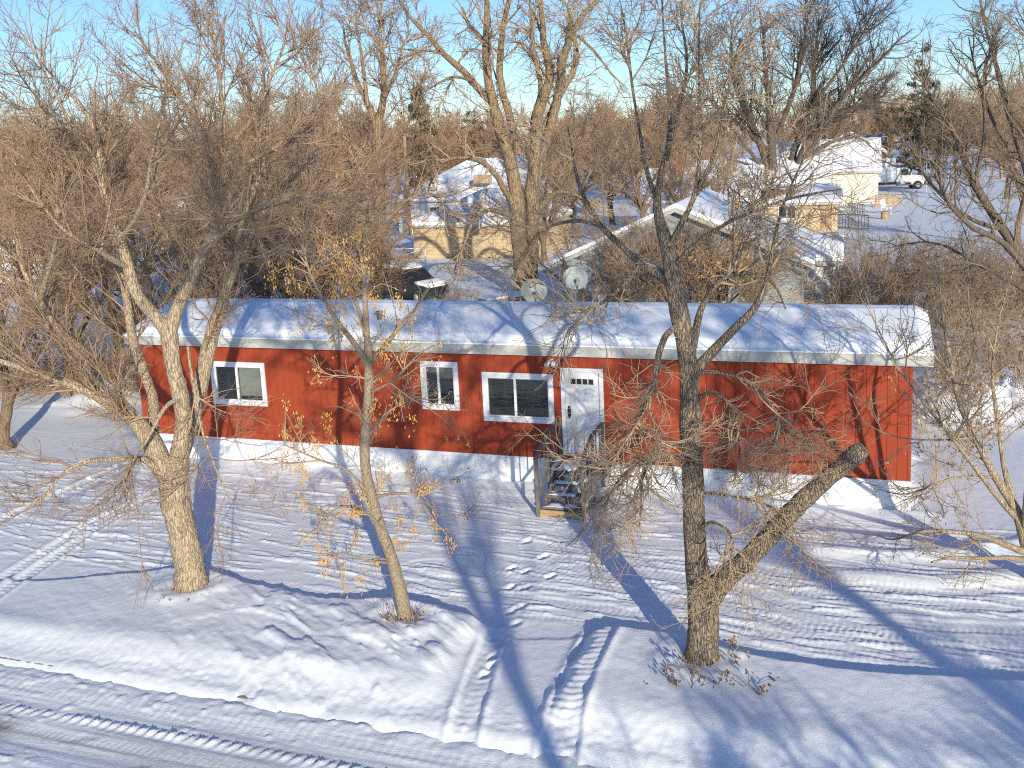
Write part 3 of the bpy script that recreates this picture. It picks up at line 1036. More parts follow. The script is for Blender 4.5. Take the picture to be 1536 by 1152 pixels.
# ---- left tree
YL = float(gp(288, 888)[1])
bL = gp(288, 888)
bL[2] -= .05
L1 = [
    [(292, 900, 0, .40), (289, 880, 0, .34), (282, 845, 0, .295), (272, 790, 0, .275), (264, 745, 0, .28), (259, 712, 0, .28), (258, 690, 0, .25)],
    [(262, 725, 0, .24), (271, 680, 0, .19), (274, 640, 0, .17), (270, 590, 0, .158), (262, 550, 0, .15), (256, 515, 0, .158), (251, 486, 0, .16)],
    [(256, 712, 0, .25), (240, 690, -.05, .22), (226, 660, -.1, .185), (205, 632, -.2, .145), (180, 615, -.3, .125), (140, 590, -.5, .11), (100, 575, -.7, .09), (60, 562, -.9, .07), (20, 548, -1.1, .05), (-40, 530, -1.3, .03)],
    [(268, 690, .25, .18), (284, 640, .55, .165), (299, 590, .8, .155), (312, 530, 1, .15), (322, 490, 1.1, .14), (335, 450, 1.2, .12), (350, 400, 1.4, .10), (372, 355, 1.6, .08), (400, 310, 1.8, .06), (440, 270, 2, .04), (475, 225, 2.1, .02)],
    [(253, 500, 0, .15), (237, 480, 0, .13), (203, 440, -.1, .11), (191, 400, -.2, .10), (182, 360, -.3, .085), (165, 315, -.4, .07), (152, 260, -.5, .06), (145, 205, -.6, .045), (120, 160, -.7, .035), (90, 130, -.8, .025), (55, 85, -.9, .012)],
    [(253, 500, 0, .15), (266, 462, .1, .12), (285, 420, .2, .11), (300, 385, .3, .10), (320, 350, .3, .09), (332, 300, .3, .075), (338, 240, .3, .06), (334, 160, .3, .045), (322, 70, .3, .025), (305, 2, .3, .01)],
    [(208, 632, -.2, .12), (180, 602, .2, .095), (140, 560, .6, .085), (110, 520, .9, .08), (85, 490, 1, .075), (60, 450, 1.1, .065), (35, 400, 1.2, .05), (20, 340, 1.3, .035), (5, 265, 1.4, .02)],
    [(228, 655, .2, .13), (229, 600, .6, .10), (213, 545, .9, .095), (199, 500, 1.1, .09), (190, 450, 1.3, .08), (178, 400, 1.5, .065), (165, 340, 1.7, .045), (150, 260, 1.8, .025)],
    [(332, 300, .3, .06), (305, 205, .8, .045), (277, 155, 1, .035), (238, 98, 1.2, .025), (196, 40, 1.3, .012)],
    [(338, 250, .3, .06), (350, 215, .3, .05), (378, 178, .2, .04), (407, 113, .1, .03), (430, 60, 0, .02), (438, 5, 0, .01)],
    [(330, 330, .3, .05), (365, 255, -.4, .035), (417, 217, -.8, .025), (485, 185, -1, .012)],
    [(335, 450, 1.2, .09), (352, 400, .8, .07), (360, 340, .6, .055), (385, 280, .5, .04), (405, 210, .4, .02)],
    [(245, 715, -.1, .09), (215, 690, -.4, .065), (170, 688, -.8, .05), (130, 692, -1.1, .04), (90, 715, -1.3, .03), (60, 755, -1.4, .015)],
    [(282, 520, -.3, .03), (293, 597, -.35, .028), (303, 647, -.4, .026), (320, 690, -.45, .02), (343, 748, -.5, .008)],
    [(152, 260, -.5, .045), (125, 215, -1, .035), (95, 185, -1.4, .03), (60, 165, -1.7, .02), (25, 150, -1.9, .01)],
    [(191, 400, -.2, .06), (150, 380, -.9, .045), (105, 350, -1.5, .035), (60, 300, -2, .025), (15, 240, -2.3, .012)],
    [(182, 360, -.3, .05), (215, 300, -1.2, .04), (230, 230, -1.8, .03), (245, 150, -2.2, .02), (250, 80, -2.4, .01)],
    [(300, 385, .3, .06), (330, 350, -.8, .045), (375, 320, -1.6, .035), (430, 300, -2.2, .025), (490, 290, -2.6, .012)],
    [(60, 450, 1.1, .05), (80, 380, .4, .04), (85, 300, 0, .03), (70, 220, -.2, .02), (75, 150, -.3, .01)],
    [(270, 600, -.1, .05), (250, 610, -.4, .04), (222, 655, -.7, .03), (200, 690, -.9, .02), (185, 730, -1, .01)],
]
rngL = np.random.RandomState(3)
limL = [pxlimb(l, YL, 26, .93, rngL, .02) for l in L1]
rt, tl, rg = near_tree('bare_tree', 'large bare tree with thick pale trunk before the left end of the home', bL, limL, len(limL), M['bark_pale_snow'], M['twig_red'], [
    dict(N=260, t0=.12, t1=1, ang=42, asd=14, l0=.9, l1=2.7, n=8, wig=.10, up=.085, r0=.019, r1=.0048, skip=2, k=5),
    dict(N=2600, t0=.08, t1=1, ang=40, asd=14, l0=.35, l1=1.15, n=6, wig=.13, up=.055, r0=.0088, r1=.0036, k=4),
    dict(N=17000, t0=.05, t1=1, ang=44, asd=15, l0=.10, l1=.42, n=4, wig=.17, up=.03, r0=.0052, r1=.0028, k=3)], 11)

# ---- slim tree with orange seeds
bM_ = gp(606, 942)
bM_[2] -= .04
YM = float(bM_[1])
L2 = [
    [(612, 950, 0, .17), (608, 930, 0, .13), (601, 890, 0, .112), (588, 840, 0, .10), (570, 790, 0, .092), (556, 740, 0, .09), (547, 690, 0, .085), (549, 640, 0, .08), (553, 590, 0, .08), (553, 545, 0, .075), (550, 500, 0, .05), (547, 440, 0, .04), (546, 380, 0, .03), (552, 310, 0, .018), (548, 240, 0, .008)],
    [(553, 550, 0, .055), (532, 516, -.2, .042), (505, 480, -.4, .032), (480, 440, -.6, .024), (462, 400, -.7, .016), (450, 340, -.8, .008)],
    [(555, 545, 0, .055), (575, 522, .2, .045), (600, 490, .4, .035), (622, 465, .5, .025), (645, 430, .6, .012)],
    [(556, 745, 0, .035), (520, 705, -.2, .022), (480, 690, -.4, .016), (428, 668, -.6, .008)],
    [(580, 800, 0, .03), (550, 770, -.3, .02), (515, 760, -.5, .015), (480, 780, -.6, .007)],
    [(560, 745, 0, .03), (600, 740, .3, .02), (635, 745, .4, .014), (655, 780, .5, .007)],
    [(548, 660, 0, .03), (580, 620, .2, .02), (620, 600, .4, .013), (665, 600, .5, .006)],
    [(590, 845, 0, .025), (550, 840, -.4, .018), (510, 830, -.5, .012), (490, 850, -.6, .006)],
    [(550, 500, 0, .03), (530, 440, .4, .025), (515, 380, .6, .018), (505, 320, .7, .01)],
    [(552, 590, 0, .025), (590, 570, -.4, .018), (630, 530, -.6, .012), (670, 510, -.8, .006)],
]
limM = [pxlimb(l, YM, 26) for l in L2]
SP = [(408, 385), (408, 402), (410, 420), (434, 390), (436, 420), (460, 350), (475, 345), (478, 362), (465, 385), (470, 395), (505, 345), (520, 352), (500, 400), (517, 415), (500, 440), (510, 455), (495, 462), (492, 480), (535, 350), (548, 375), (560, 440), (428, 640), (448, 625), (470, 655), (490, 620), (455, 700), (425, 680), (440, 675), (545, 668), (560, 612), (590, 610), (600, 590), (618, 625), (500, 500), (510, 492), (572, 520), (582, 500), (480, 765), (490, 772), (520, 745), (560, 748), (590, 752), (640, 722), (650, 772), (652, 800), (600, 770), (570, 705), (535, 800), (488, 842), (512, 847), (540, 858), (595, 800), (482, 835), (620, 790), (575, 470), (530, 420), (600, 445), (615, 480), (555, 400), (525, 385), (560, 600), (430, 600), (515, 870)]
cl = []


def hang_branchlets(rng, c, allp):
    tipP, tipR = [], []
    par = np.concatenate([l[0][4:] for l in limM])
    for (x, y) in SP:
        q = atY(x, y, YM + float(rng.uniform(-.7, .5)))
        top = q + np.array([0, 0, .10])
        d = np.linalg.norm((par - top) * np.array([1, .6, 1.15]), axis=1) + np.where(par[:, 2] > top[2], .6, 0)
        b0 = par[np.argmin(d)]
        mid = (b0 + top) / 2 + np.array([0, 0, .12]) + rng.randn(3) * .05
        P, r = limb([[*b0, .010], [*mid, .007], [*top, .004]], 8)
        tipP.append(P)
        tipR.append(r)
        cl.append(q)
    c.add(np.stack(tipP), np.stack(tipR), 4)


rt2, tl2, rg2 = near_tree('slim_maple', 'slim young tree hung with orange seed clusters before the red home', bM_, limM, len(limM), M['bark_young'], M['twig_tan'], [
    dict(N=90, t0=.15, t1=1, ang=48, asd=14, l0=.5, l1=1.3, n=7, wig=.12, up=.05, r0=.012, r1=.004, k=5),
    dict(N=420, t0=.1, t1=1, ang=45, asd=16, l0=.2, l1=.6, n=5, wig=.16, up=.01, r0=.006, r1=.0032, k=4),
    dict(N=900, t0=.1, t1=1, ang=48, asd=16, l0=.08, l1=.25, n=4, wig=.2, up=0, r0=.0045, r1=.003, k=3)], 12, extra=hang_branchlets, kthick=12)
cl = np.array(cl)
big = cl[rg2.rand(len(cl)) < .6]
V1, Q1 = leaves(rg2, cl, 18, np.array([.045, .045, .07]), .055, .013)
V2, Q2 = leaves(rg2, big, 24, np.array([.045, .045, .10]), .055, .013)
ex_ = np.concatenate([pick(rg2, tl2[1], 170, .4), pick(rg2, tl2[0][tl2[0][:, 0, 2] < 3.2], 150, .5)])
V3, Q3 = leaves(rg2, ex_, 5, np.array([.035, .035, .04]), .055, .013)
np_mesh('seeds', np.concatenate([V1, V2, V3]) - bM_, np.concatenate([Q1, Q2 + len(V1), Q3 + len(V1) + len(V2)]), M['seed'], rt2, False)

# ---- right tree with the sawn limb
bR = gp(1053, 1002)
bR[2] -= .05
YR = float(bR[1])
L3 = [
    [(1053, 1018, 0, .42), (1053, 1002, 0, .33), (1053, 988, 0, .262), (1054, 955, 0, .235), (1056, 915, 0, .228), (1053, 885, 0, .228), (1047, 860, 0, .185), (1043, 820, 0, .165), (1041, 770, 0, .157), (1039, 700, 0, .154), (1036, 640, 0, .150), (1035, 580, 0, .142), (1030, 530, 0, .13), (1022, 480, 0, .13), (1015, 440, 0, .125), (1008, 400, 0, .12), (1000, 370, .1, .105), (990, 330, .2, .075), (985, 290, .3, .052), (998, 240, .4, .04), (1005, 180, .4, .03), (1000, 110, .4, .02), (995, 40, .4, .013), (990, -60, .4, .01)],
    [(1056, 905, 0, .20), (1085, 870, -.1, .165), (1130, 830, -.25, .142), (1180, 775, -.4, .134), (1235, 722, -.55, .126), (1262, 700, -.62, .122), (1280, 685, -.67, .135), (1288, 679, -.69, .128), (1296, 673, -.7, .10)],
    [(1037, 565, 0, .10), (1055, 543, -.1, .08), (1080, 515, -.2, .065), (1105, 490, -.3, .058), (1132, 462, -.4, .046), (1150, 420, -.5, .032), (1160, 370, -.6, .024), (1175, 310, -.7, .017), (1200, 250, -.8, .012), (1230, 190, -.9, .008)],
    [(1012, 425, 0, .11), (992, 412, .2, .09), (962, 398, .5, .07), (935, 372, .8, .055), (905, 340, 1.0, .045), (880, 300, 1.2, .035), (862, 255, 1.3, .024), (850, 190, 1.4, .012)],
    [(1036, 530, 0, .07), (1050, 475, .2, .05), (1065, 442, .3, .043), (1085, 416, .4, .038), (1110, 408, .5, .033), (1140, 412, .5, .026), (1165, 432, .5, .02), (1180, 465, .4, .01)],
    [(1026, 490, 0, .05), (1002, 500, -.2, .045), (985, 535, -.4, .045), (980, 580, -.5, .038), (965, 620, -.5, .028), (940, 655, -.5, .015)],
    [(1002, 375, .1, .055), (1020, 340, -.1, .042), (1045, 290, -.2, .034), (1050, 220, -.3, .025), (1048, 120, -.4, .016), (1052, 10, -.4, .008)],
    [(1008, 405, 0, .05), (1040, 370, -.3, .036), (1080, 340, -.6, .027), (1120, 320, -.8, .02), (1180, 300, -1, .018), (1260, 285, -1.2, .008)],
    [(1045, 290, -.2, .04), (1075, 220, -.6, .022), (1090, 140, -.8, .014), (1110, 60, -1, .012)],
    [(985, 300, .3, .038), (965, 240, .6, .028), (955, 170, .8, .02), (945, 90, .9, .02), (930, 10, 1, .01)],
    [(905, 340, 1, .04), (870, 330, 1.2, .032), (830, 340, 1.4, .024), (790, 370, 1.5, .014), (765, 420, 1.5, .008)],
    [(962, 398, .5, .05), (940, 420, .2, .035), (915, 450, 0, .025), (880, 465, -.2, .015), (850, 500, -.3, .008)],
    [(1043, 600, 0, .035), (1070, 588, -.4, .026), (1098, 608, -.6, .02), (1108, 660, -.7, .014), (1100, 722, -.7, .007)],
    [(1043, 560, 0, .035), (1080, 560, -.2, .026), (1130, 580, -.4, .02), (1170, 630, -.5, .013), (1185, 690, -.6, .006)],
    [(1040, 690, 0, .038), (1000, 688, -.5, .03), (950, 700, -.9, .023), (915, 740, -1.1, .016), (893, 800, -1.2, .008)],
    [(1040, 665, 0, .035), (990, 672, -.3, .026), (962, 720, -.5, .018), (960, 790, -.6, .009)],
    [(1043, 795, 0, .035), (1075, 785, -.4, .026), (1100, 810, -.6, .02), (1092, 870, -.6, .009)],
    [(1045, 740, 0, .03), (1100, 742, -.3, .022), (1160, 765, -.5, .014), (1205, 805, -.6, .006)],
    [(1000, 240, .4, .04), (1015, 170, .2, .03), (1030, 90, .1, .02), (1020, 0, 0, .01)],
]
rngR = np.random.RandomState(5)
limR = [pxlimb(l, YR, 26, 1.0, rngR, .018 if i not in (0, 1) else .0) for i, l in enumerate(L3)]
def droop(rng, c, allp):
    # drooping knots of curly twigs
    P0, r0_ = stack([limR[i] for i in (5, 11, 12, 13, 14, 15, 17)])
    a1, b1 = spawn(rng, P0, r0_, 150, .25, 1, 55, 18, .3, 1.0, 9, .24, -.05, .010, .0045)
    c.add(a1, b1, 4)
    a2, b2 = spawn(rng, a1, b1, 1300, .1, 1, 50, 20, .15, .5, 7, .28, -.03, .006, .0032)
    c.add(a2, b2, 3)
    vine = pxlimb([(1126, 838, -.25, .006), (1122, 880, -.5, .006), (1120, 930, -.6, .006), (1108, 968, -.6, .006), (1090, 985, -.5, .005)], YR, 20)
    c.add(vine[0][None], vine[1][None], 5)


rt3, tl3, rg3 = near_tree('bare_tree', 'bare tree with dark furrowed bark and a sawn off limb', bR, limR, len(limR), M['bark_dark'], M['twig_tan'], [
    dict(N=190, t0=.3, t1=1, ang=50, asd=16, l0=.6, l1=2.0, n=9, wig=.17, up=.05, r0=.017, r1=.005, skip=2, k=5),
    dict(N=1400, t0=.1, t1=1, ang=45, asd=18, l0=.3, l1=.95, n=7, wig=.2, up=.01, r0=.007, r1=.0034, k=4),
    dict(N=6000, t0=.1, t1=1, ang=45, asd=18, l0=.12, l1=.42, n=5, wig=.22, up=0, r0=.005, r1=.003, k=3)], 13, extra=droop, kthick=18)
# saw cut face
tp_, dd = limR[1][0][-1], norm(limR[1][0][-1] - limR[1][0][-2])
sc_ = MB()
u_ = norm(np.cross(dd, [0, 0, 1.0]))
v_ = np.cross(u_, dd)
ring = [tp_ - bR + dd * .012 + (u_ * math.cos(t) + v_ * math.sin(t)) * .095 * (1 + .05 * math.sin(3 * t)) for t in np.linspace(0, 2 * math.pi, 18)[:-1]]
sc_.add([tp_ - bR + dd * .016] + ring, [(0, i + 1, (i + 1) % 17 + 1) for i in range(17)])
sc_.build('cut_face', mat_noise('cut_wood', (.33, .24, .15), (.55, .43, .29), 14, .8), rt3)
# ---- tree leaning in at the right edge
bE = gp(1570, 878)
YE = float(bE[1])
L4 = [
    [(1578, 890, 0, .22), (1555, 845, 0, .17), (1537, 800, 0, .15), (1520, 762, 0, .10), (1490, 715, -.2, .075), (1462, 655, -.3, .06), (1440, 600, -.4, .05), (1428, 540, -.5, .04), (1415, 480, -.6, .025), (1405, 410, -.6, .012)],
    [(1537, 800, 0, .1), (1505, 700, .3, .055), (1493, 620, .4, .042), (1490, 560, .5, .032), (1500, 480, .6, .018), (1520, 400, .6, .008)],
    [(1522, 775, 0, .06), (1450, 690, -.5, .04), (1400, 620, -.8, .03), (1350, 550, -1, .02), (1320, 500, -1.1, .012), (1295, 455, -1.2, .006)],
    [(1545, 830, 0, .09), (1500, 815, -.4, .065), (1450, 800, -.8, .048), (1390, 795, -1.1, .03), (1340, 810, -1.4, .018), (1300, 800, -1.5, .008)],
    [(1550, 840, 0, .07), (1500, 838, -.5, .048), (1440, 835, -.9, .03), (1395, 845, -1.1, .018)],
    [(1462, 655, -.3, .03), (1400, 662, -.7, .02), (1340, 652, -1, .012), (1295, 628, -1.1, .008), (1272, 590, -1.1, .005)],
    [(1440, 600, -.4, .03), (1460, 520, -.6, .022), (1455, 450, -.8, .014), (1450, 390, -.9, .007)],
    [(1490, 715, -.2, .03), (1420, 720, -.6, .022), (1360, 740, -.9, .014), (1310, 735, -1.1, .007)],
    [(1537, 800, 0, .08), (1545, 700, -.6, .06), (1560, 600, -1, .045), (1570, 480, -1.2, .03), (1580, 350, -1.3, .015)],
]
limE = [pxlimb(l, YE, 24, .8, np.random.RandomState(8), .02) for l in L4]
rt4, tl4, rg4 = near_tree('leaning_tree', 'pale tree with dry seeds leaning in at right edge', bE, limE, len(limE), M['bark_pale'], M['twig_tan'], [
    dict(N=110, t0=.15, t1=1, ang=45, asd=18, l0=.5, l1=1.6, n=9, wig=.12, up=.06, r0=.013, r1=.0045, k=5),
    dict(N=560, t0=.1, t1=1, ang=48, asd=18, l0=.2, l1=.7, n=6, wig=.18, up=.01, r0=.0065, r1=.0035, k=4),
    dict(N=1500, t0=.1, t1=1, ang=48, asd=18, l0=.1, l1=.3, n=4, wig=.2, up=0, r0=.0045, r1=.003, k=3)], 14)
V1, Q1 = leaves(rg4, pick(rg4, tl4[1], 230, .3), 5, np.array([.04, .04, .05]), .055, .010)
np_mesh('seeds', V1 - bE, Q1, mat_noise('tan_seeds', (.42, .25, .12), (.58, .38, .2), 6, .8), rt4, False)

# ---- litter and weeds at the feet of the trees
def dry_tuft(px, py, n, h, spread, label, seed, leafy=False):
    rng = np.random.RandomState(seed)
    b = gp(px, py)
    root = empty('dry_weed' if leafy else 'grass_tuft', label, 'weed' if leafy else 'grass', b)
    P = np.zeros((n, 5, 3))
    a = rng.rand(n) * 6.283
    rr = spread * np.sqrt(rng.rand(n)) if not leafy else spread * .2 * rng.rand(n)
    P[:, 0, 0], P[:, 0, 1] = np.cos(a) * rr, np.sin(a) * rr
    P[:, 0, 2] = -.04
    d = norm(np.stack([np.cos(a) * .5, np.sin(a) * .5, .8 + 0 * a], 1) + rng.randn(n, 3) * .25)
    ln = h * (.5 + .7 * rng.rand(n))[:, None]
    for j in range(1, 5):
        d = norm(d + rng.randn(n, 3) * .15 + np.array([0, 0, -.12]))
        P[:, j] = P[:, j - 1] + d * ln / 4
    rad = np.linspace(1, .4, 5)[None] * np.full((n, 1), .0045 if not leafy else .006)
    t = Tubes()
    t.add(P, rad, 3)
    t.build('stems', M['twig_tan'] if not leafy else M['twig_grey'], root)
    pts = P[:, -1] if leafy else np.column_stack([rng.randn(n // 2, 2) * spread * .6, np.full(n // 2, .04)])
    V, Q = leaves(rng, pts, 9 if leafy else 2, np.array([.03, .03, .03]), .06, .02, .5)
    np_mesh('leaves', V, Q, M['leaf_brown'], root, False)
    return root


dry_tuft(288, 893, 90, .22, .5, 'tuft of dry grass and leaves around the foot of the large pale trunk', 21)
dry_tuft(608, 945, 60, .24, .3, 'tuft of dry grass around the foot of the slim tree', 22)
dry_tuft(1050, 1006, 60, .16, .36, 'dry leaves and grass around the foot of the dark furrowed trunk', 23)
dry_tuft(1036, 1046, 9, .42, .3, 'dry brown weed head poking through snow left of and below the dark trunk', 24, True)
dry_tuft(1012, 1036, 5, .36, .3, 'smaller dry weed at the left of the weeds below the dark trunk', 28, True)
dry_tuft(1124, 1046, 7, .35, .3, 'dry weed lying in the snow to the right below the dark trunk', 25, True)
dry_tuft(1094, 1000, 6, .40, .3, 'upright dry weed stems close to the right side of the dark trunk', 26, True)
dry_tuft(578, 936, 10, .55, .2, 'thin dry stems standing just left of the slim tree', 27, False)

# ================================================================== BACKGROUND TREES
def bark_limbs(t, limbs, rng, k=9, n=30):
    for (P, r) in limbs:
        a = resample(np.column_stack([P, r]), n)
        t.add(a[None, :, :3], lumpy(rng, np.maximum(a[:, 3], .01)[None], k, .06), k)


def mid_tree(name, label, px, py, Y, pts, thick, bark, twig, levels, seed, scale=1.0):
    rng = np.random.RandomState(seed)
    base = atY(px, py, Y)
    base[2] = gh(base[0], base[1]) - .1
    limbs = [pxlimb(l, Y, 24, scale, rng, .0) for l in pts]
    for i, (P, r) in enumerate(limbs):
        if i:
            P += (np.linspace(0, 1, 24) ** 1.2)[:, None] * np.array([0, rng.uniform(-3, 3), 0])
            P += np.cumsum(rng.randn(24, 3) * .02 * r.max() / .2, 0)
    root = empty(name, label, 'tree', base)
    t = Tubes()
    bark_limbs(t, limbs, rng)
    t.build('trunk', bark, root, base)
    c = Tubes()
    P, r = stack(limbs)
    P, r = P[:, 5:], r[:, 5:]
    for lv in levels:
        kw = dict(lv)
        k = kw.pop('k', 3)
        P, r = spawn(rng, P, r, **kw)
        c.add(P, r, k)
    c.build('crown', twig, root, base)
    return root


# big old tree right behind the home
mid_tree('cottonwood', 'tall old tree with several thick sunlit stems rising behind the middle of the home roof', 788, 432, 50, [
    [(792, 445, 0, .62), (785, 405, 0, .50), (779, 360, 0, .44), (776, 320, 0, .42), (774, 285, 0, .38), (764, 235, 0, .33), (752, 200, 0, .30), (743, 167, 0, .26), (732, 118, 0, .22), (729, 67, 0, .19), (731, 10, 0, .14), (726, -40, 0, .08)],
    [(796, 420, .5, .45), (801, 350, .6, .38), (801, 290, .7, .36), (806, 240, .8, .3), (815, 165, .8, .27), (829, 100, .8, .22), (820, 50, .8, .15), (815, -20, .8, .08)],
    [(750, 190, 0, .22), (742, 160, 0, .2), (712, 123, 0, .18), (672, 83, 0, .15), (645, 53, 0, .12), (609, 12, 0, .08), (590, -30, 0, .04)],
    [(778, 230, 0, .22), (769, 180, 0, .2), (759, 143, 0, .19), (752, 110, 0, .18), (754, 67, 0, .16), (762, 10, 0, .12), (775, -40, 0, .06)],
    [(805, 260, .8, .26), (832, 160, .8, .22), (846, 83, .8, .19), (865, 38, .8, .15), (892, 5, .8, .1), (910, -30, .8, .05)],
    [(812, 200, .8, .2), (838, 150, .8, .18), (866, 95, .8, .15), (866, 53, .8, .12), (856, 0, .8, .07)],
    [(806, 240, .8, .2), (800, 180, .8, .16), (812, 130, .8, .13), (800, 60, .8, .09), (795, 0, .8, .05)],
    [(776, 320, 0, .18), (740, 255, -1, .14), (700, 235, -2, .10), (660, 245, -2.5, .07), (640, 290, -3, .04)],
    [(778, 330, 0, .16), (740, 315, -2, .12), (715, 330, -2.5, .1), (700, 365, -3, .06), (690, 400, -3, .03)],
    [(801, 320, .7, .17), (835, 290, 0, .12), (870, 300, -1, .1), (882, 330, -2, .06)],
    [(729, 67, 0, .12), (700, 30, 0, .09), (690, 0, 0, .05)],
    [(672, 83, 0, .08), (640, 75, 0, .05), (605, 85, 0, .03)],
    [(712, 123, 0, .08), (680, 120, 0, .06), (650, 140, 0, .03)],
    [(866, 53, .8, .08), (890, 80, .8, .06), (915, 120, .8, .03)],
], 6, M['bark_elm'], M['twig_tan'], [
    dict(N=170, t0=.2, t1=1, ang=50, asd=18, l0=1.2, l1=4.2, n=8, wig=.2, up=.02, r0=.055, r1=.016, k=5),
    dict(N=1000, t0=.1, t1=1, ang=48, asd=18, l0=.6, l1=1.9, n=6, wig=.22, up=.0, r0=.024, r1=.010),
    dict(N=3600, t0=.1, t1=1, ang=45, asd=18, l0=.3, l1=.9, n=4, wig=.22, up=0, r0=.013, r1=.008)], 31)
# left-centre tree
mid_tree('cottonwood', 'tall bare tree with two upright stems between the large left tree and the old tree', 563, 440, 46, [
    [(562, 450, 0, .36), (567, 380, 0, .30), (569, 320, 0, .27), (568, 250, 0, .25), (566, 195, 0, .22), (575, 150, 0, .16), (575, 100, 0, .12), (570, 50, 0, .07), (566, 0, 0, .03)],
    [(566, 200, 0, .18), (552, 160, 0, .15), (532, 122, 0, .12), (516, 80, 0, .08), (505, 30, 0, .04)],
    [(575, 150, 0, .1), (590, 110, 0, .08), (600, 70, 0, .05), (612, 40, 0, .03)],
    [(552, 160, 0, .1), (545, 100, 0, .08), (535, 50, 0, .05), (530, 0, 0, .03)],
    [(568, 250, 0, .12), (600, 210, 0, .08), (625, 170, 0, .05), (640, 150, 0, .03)],
    [(568, 270, 0, .12), (530, 220, 0, .08), (490, 180, 0, .06), (470, 120, 0, .04), (455, 60, 0, .02)],
    [(568, 330, 0, .1), (610, 300, 0, .07), (640, 290, 0, .05), (670, 310, 0, .03)],
    [(568, 340, 0, .1), (520, 310, 0, .08), (480, 260, 0, .06), (450, 230, 0, .03)],
], 2, M['bark_elm'], M['twig_red'], [
    dict(N=110, t0=.15, t1=1, ang=42, asd=15, l0=1.2, l1=3.6, n=7, wig=.13, up=.08, r0=.045, r1=.014, k=4),
    dict(N=700, t0=.1, t1=1, ang=42, asd=15, l0=.6, l1=1.8, n=5, wig=.15, up=.03, r0=.022, r1=.010),
    dict(N=3000, t0=.1, t1=1, ang=42, asd=15, l0=.3, l1=.9, n=4, wig=.15, up=0.02, r0=.013, r1=.008)], 32)
# vase shaped elm
mid_tree('elm_tree', 'dark vase shaped elm fanning out against the sky behind the neighbouring roofs', 1178, 340, 92, [
    [(1160, 345, 0, .75), (1156, 270, 0, .55), (1140, 215, 0, .42), (1120, 170, 0, .33), (1100, 120, 0, .22), (1096, 70, 0, .12), (1102, 25, 0, .05)],
    [(1166, 345, 0, .7), (1163, 260, 0, .52), (1160, 190, 0, .42), (1154, 120, 0, .28), (1148, 65, 0, .15), (1140, 18, 0, .06)],
    [(1182, 345, 0, .7), (1186, 265, 0, .52), (1205, 205, 0, .4), (1225, 150, 0, .3), (1236, 90, 0, .2), (1243, 25, 0, .08)],
    [(1190, 345, 0, .6), (1201, 240, 0, .45), (1235, 190, 0, .35), (1270, 142, 0, .25), (1310, 100, 0, .15), (1352, 55, 0, .06)],
    [(1198, 250, 0, .32), (1250, 185, 0, .24), (1300, 158, 0, .16), (1345, 145, 0, .06)],
    [(1162, 215, 0, .3), (1188, 135, 0, .25), (1198, 75, 0, .14), (1206, 12, 0, .05)],
    [(1140, 215, 0, .25), (1105, 185, 0, .2), (1075, 160, 0, .14), (1055, 110, 0, .07), (1050, 70, 0, .04)],
    [(1225, 150, 0, .2), (1262, 95, 0, .15), (1285, 50, 0, .08), (1295, 20, 0, .04)],
    [(1156, 270, 0, .3), (1120, 225, 0, .2), (1085, 205, 0, .12), (1060, 205, 0, .06)],
    [(1201, 240, 0, .3), (1245, 215, 0, .2), (1290, 205, 0, .12), (1320, 215, 0, .06)],
], 4, mat_bark('dark_elm_bark', (.17, .12, .09), (.05, .038, .03), 4, bump=.8), mat_noise('dark_twigs', (.09, .065, .05), (.20, .145, .115), .4, .9), [
    dict(N=300, t0=.15, t1=.96, ang=38, asd=13, l0=2.5, l1=6.8, n=8, wig=.10, up=.06, r0=.075, r1=.022, k=4),
    dict(N=2500, t0=.1, t1=1, ang=40, asd=14, l0=1.0, l1=2.8, n=5, wig=.14, up=.03, r0=.028, r1=.015),
    dict(N=8500, t0=.1, t1=1, ang=42, asd=15, l0=.4, l1=1.3, n=4, wig=.16, up=0, r0=.017, r1=.011)], 33, .8)
# dark tree at the right edge
mid_tree('bare_tree', 'dark bare tree at the upper right edge with long limbs leaning left', 1610, 520, 30, [
    [(1615, 540, 0, .34), (1575, 450, 0, .22), (1505, 345, 0, .15), (1462, 275, 0, .12), (1432, 200, 0, .09), (1402, 152, 0, .05), (1375, 110, 0, .025)],
    [(1575, 450, 0, .15), (1535, 330, 0, .12), (1512, 220, 0, .10), (1500, 120, 0, .07), (1482, 30, 0, .03)],
    [(1600, 500, 0, .2), (1570, 300, 0, .14), (1545, 150, 0, .1), (1530, 40, 0, .05), (1525, -40, 0, .03)],
    [(1560, 430, 0, .12), (1500, 372, 0, .1), (1440, 340, 0, .075), (1400, 300, 0, .05), (1375, 250, 0, .025)],
    [(1570, 455, 0, .09), (1510, 412, 0, .06), (1440, 372, 0, .035), (1385, 385, 0, .015)],
    [(1462, 275, 0, .07), (1470, 200, 0, .06), (1460, 130, 0, .045), (1465, 60, 0, .02)],
    [(1505, 345, 0, .08), (1450, 320, 0, .06), (1400, 260, 0, .045), (1380, 200, 0, .025)],
    [(1512, 220, 0, .06), (1480, 170, 0, .05), (1455, 110, 0, .035), (1440, 60, 0, .015)],
], 4, mat_bark('dark_bark', (.20, .15, .115), (.06, .045, .035), 8), M['twig_grey'], [
    dict(N=150, t0=.15, t1=1, ang=42, asd=15, l0=.9, l1=2.8, n=8, wig=.16, up=.05, r0=.03, r1=.010, k=4),
    dict(N=700, t0=.1, t1=1, ang=42, asd=15, l0=.4, l1=1.3, n=6, wig=.18, up=.03, r0=.011, r1=.005),
    dict(N=2600, t0=.1, t1=1, ang=42, asd=15, l0=.2, l1=.65, n=4, wig=.18, up=0.0, r0=.009, r1=.005)], 34)


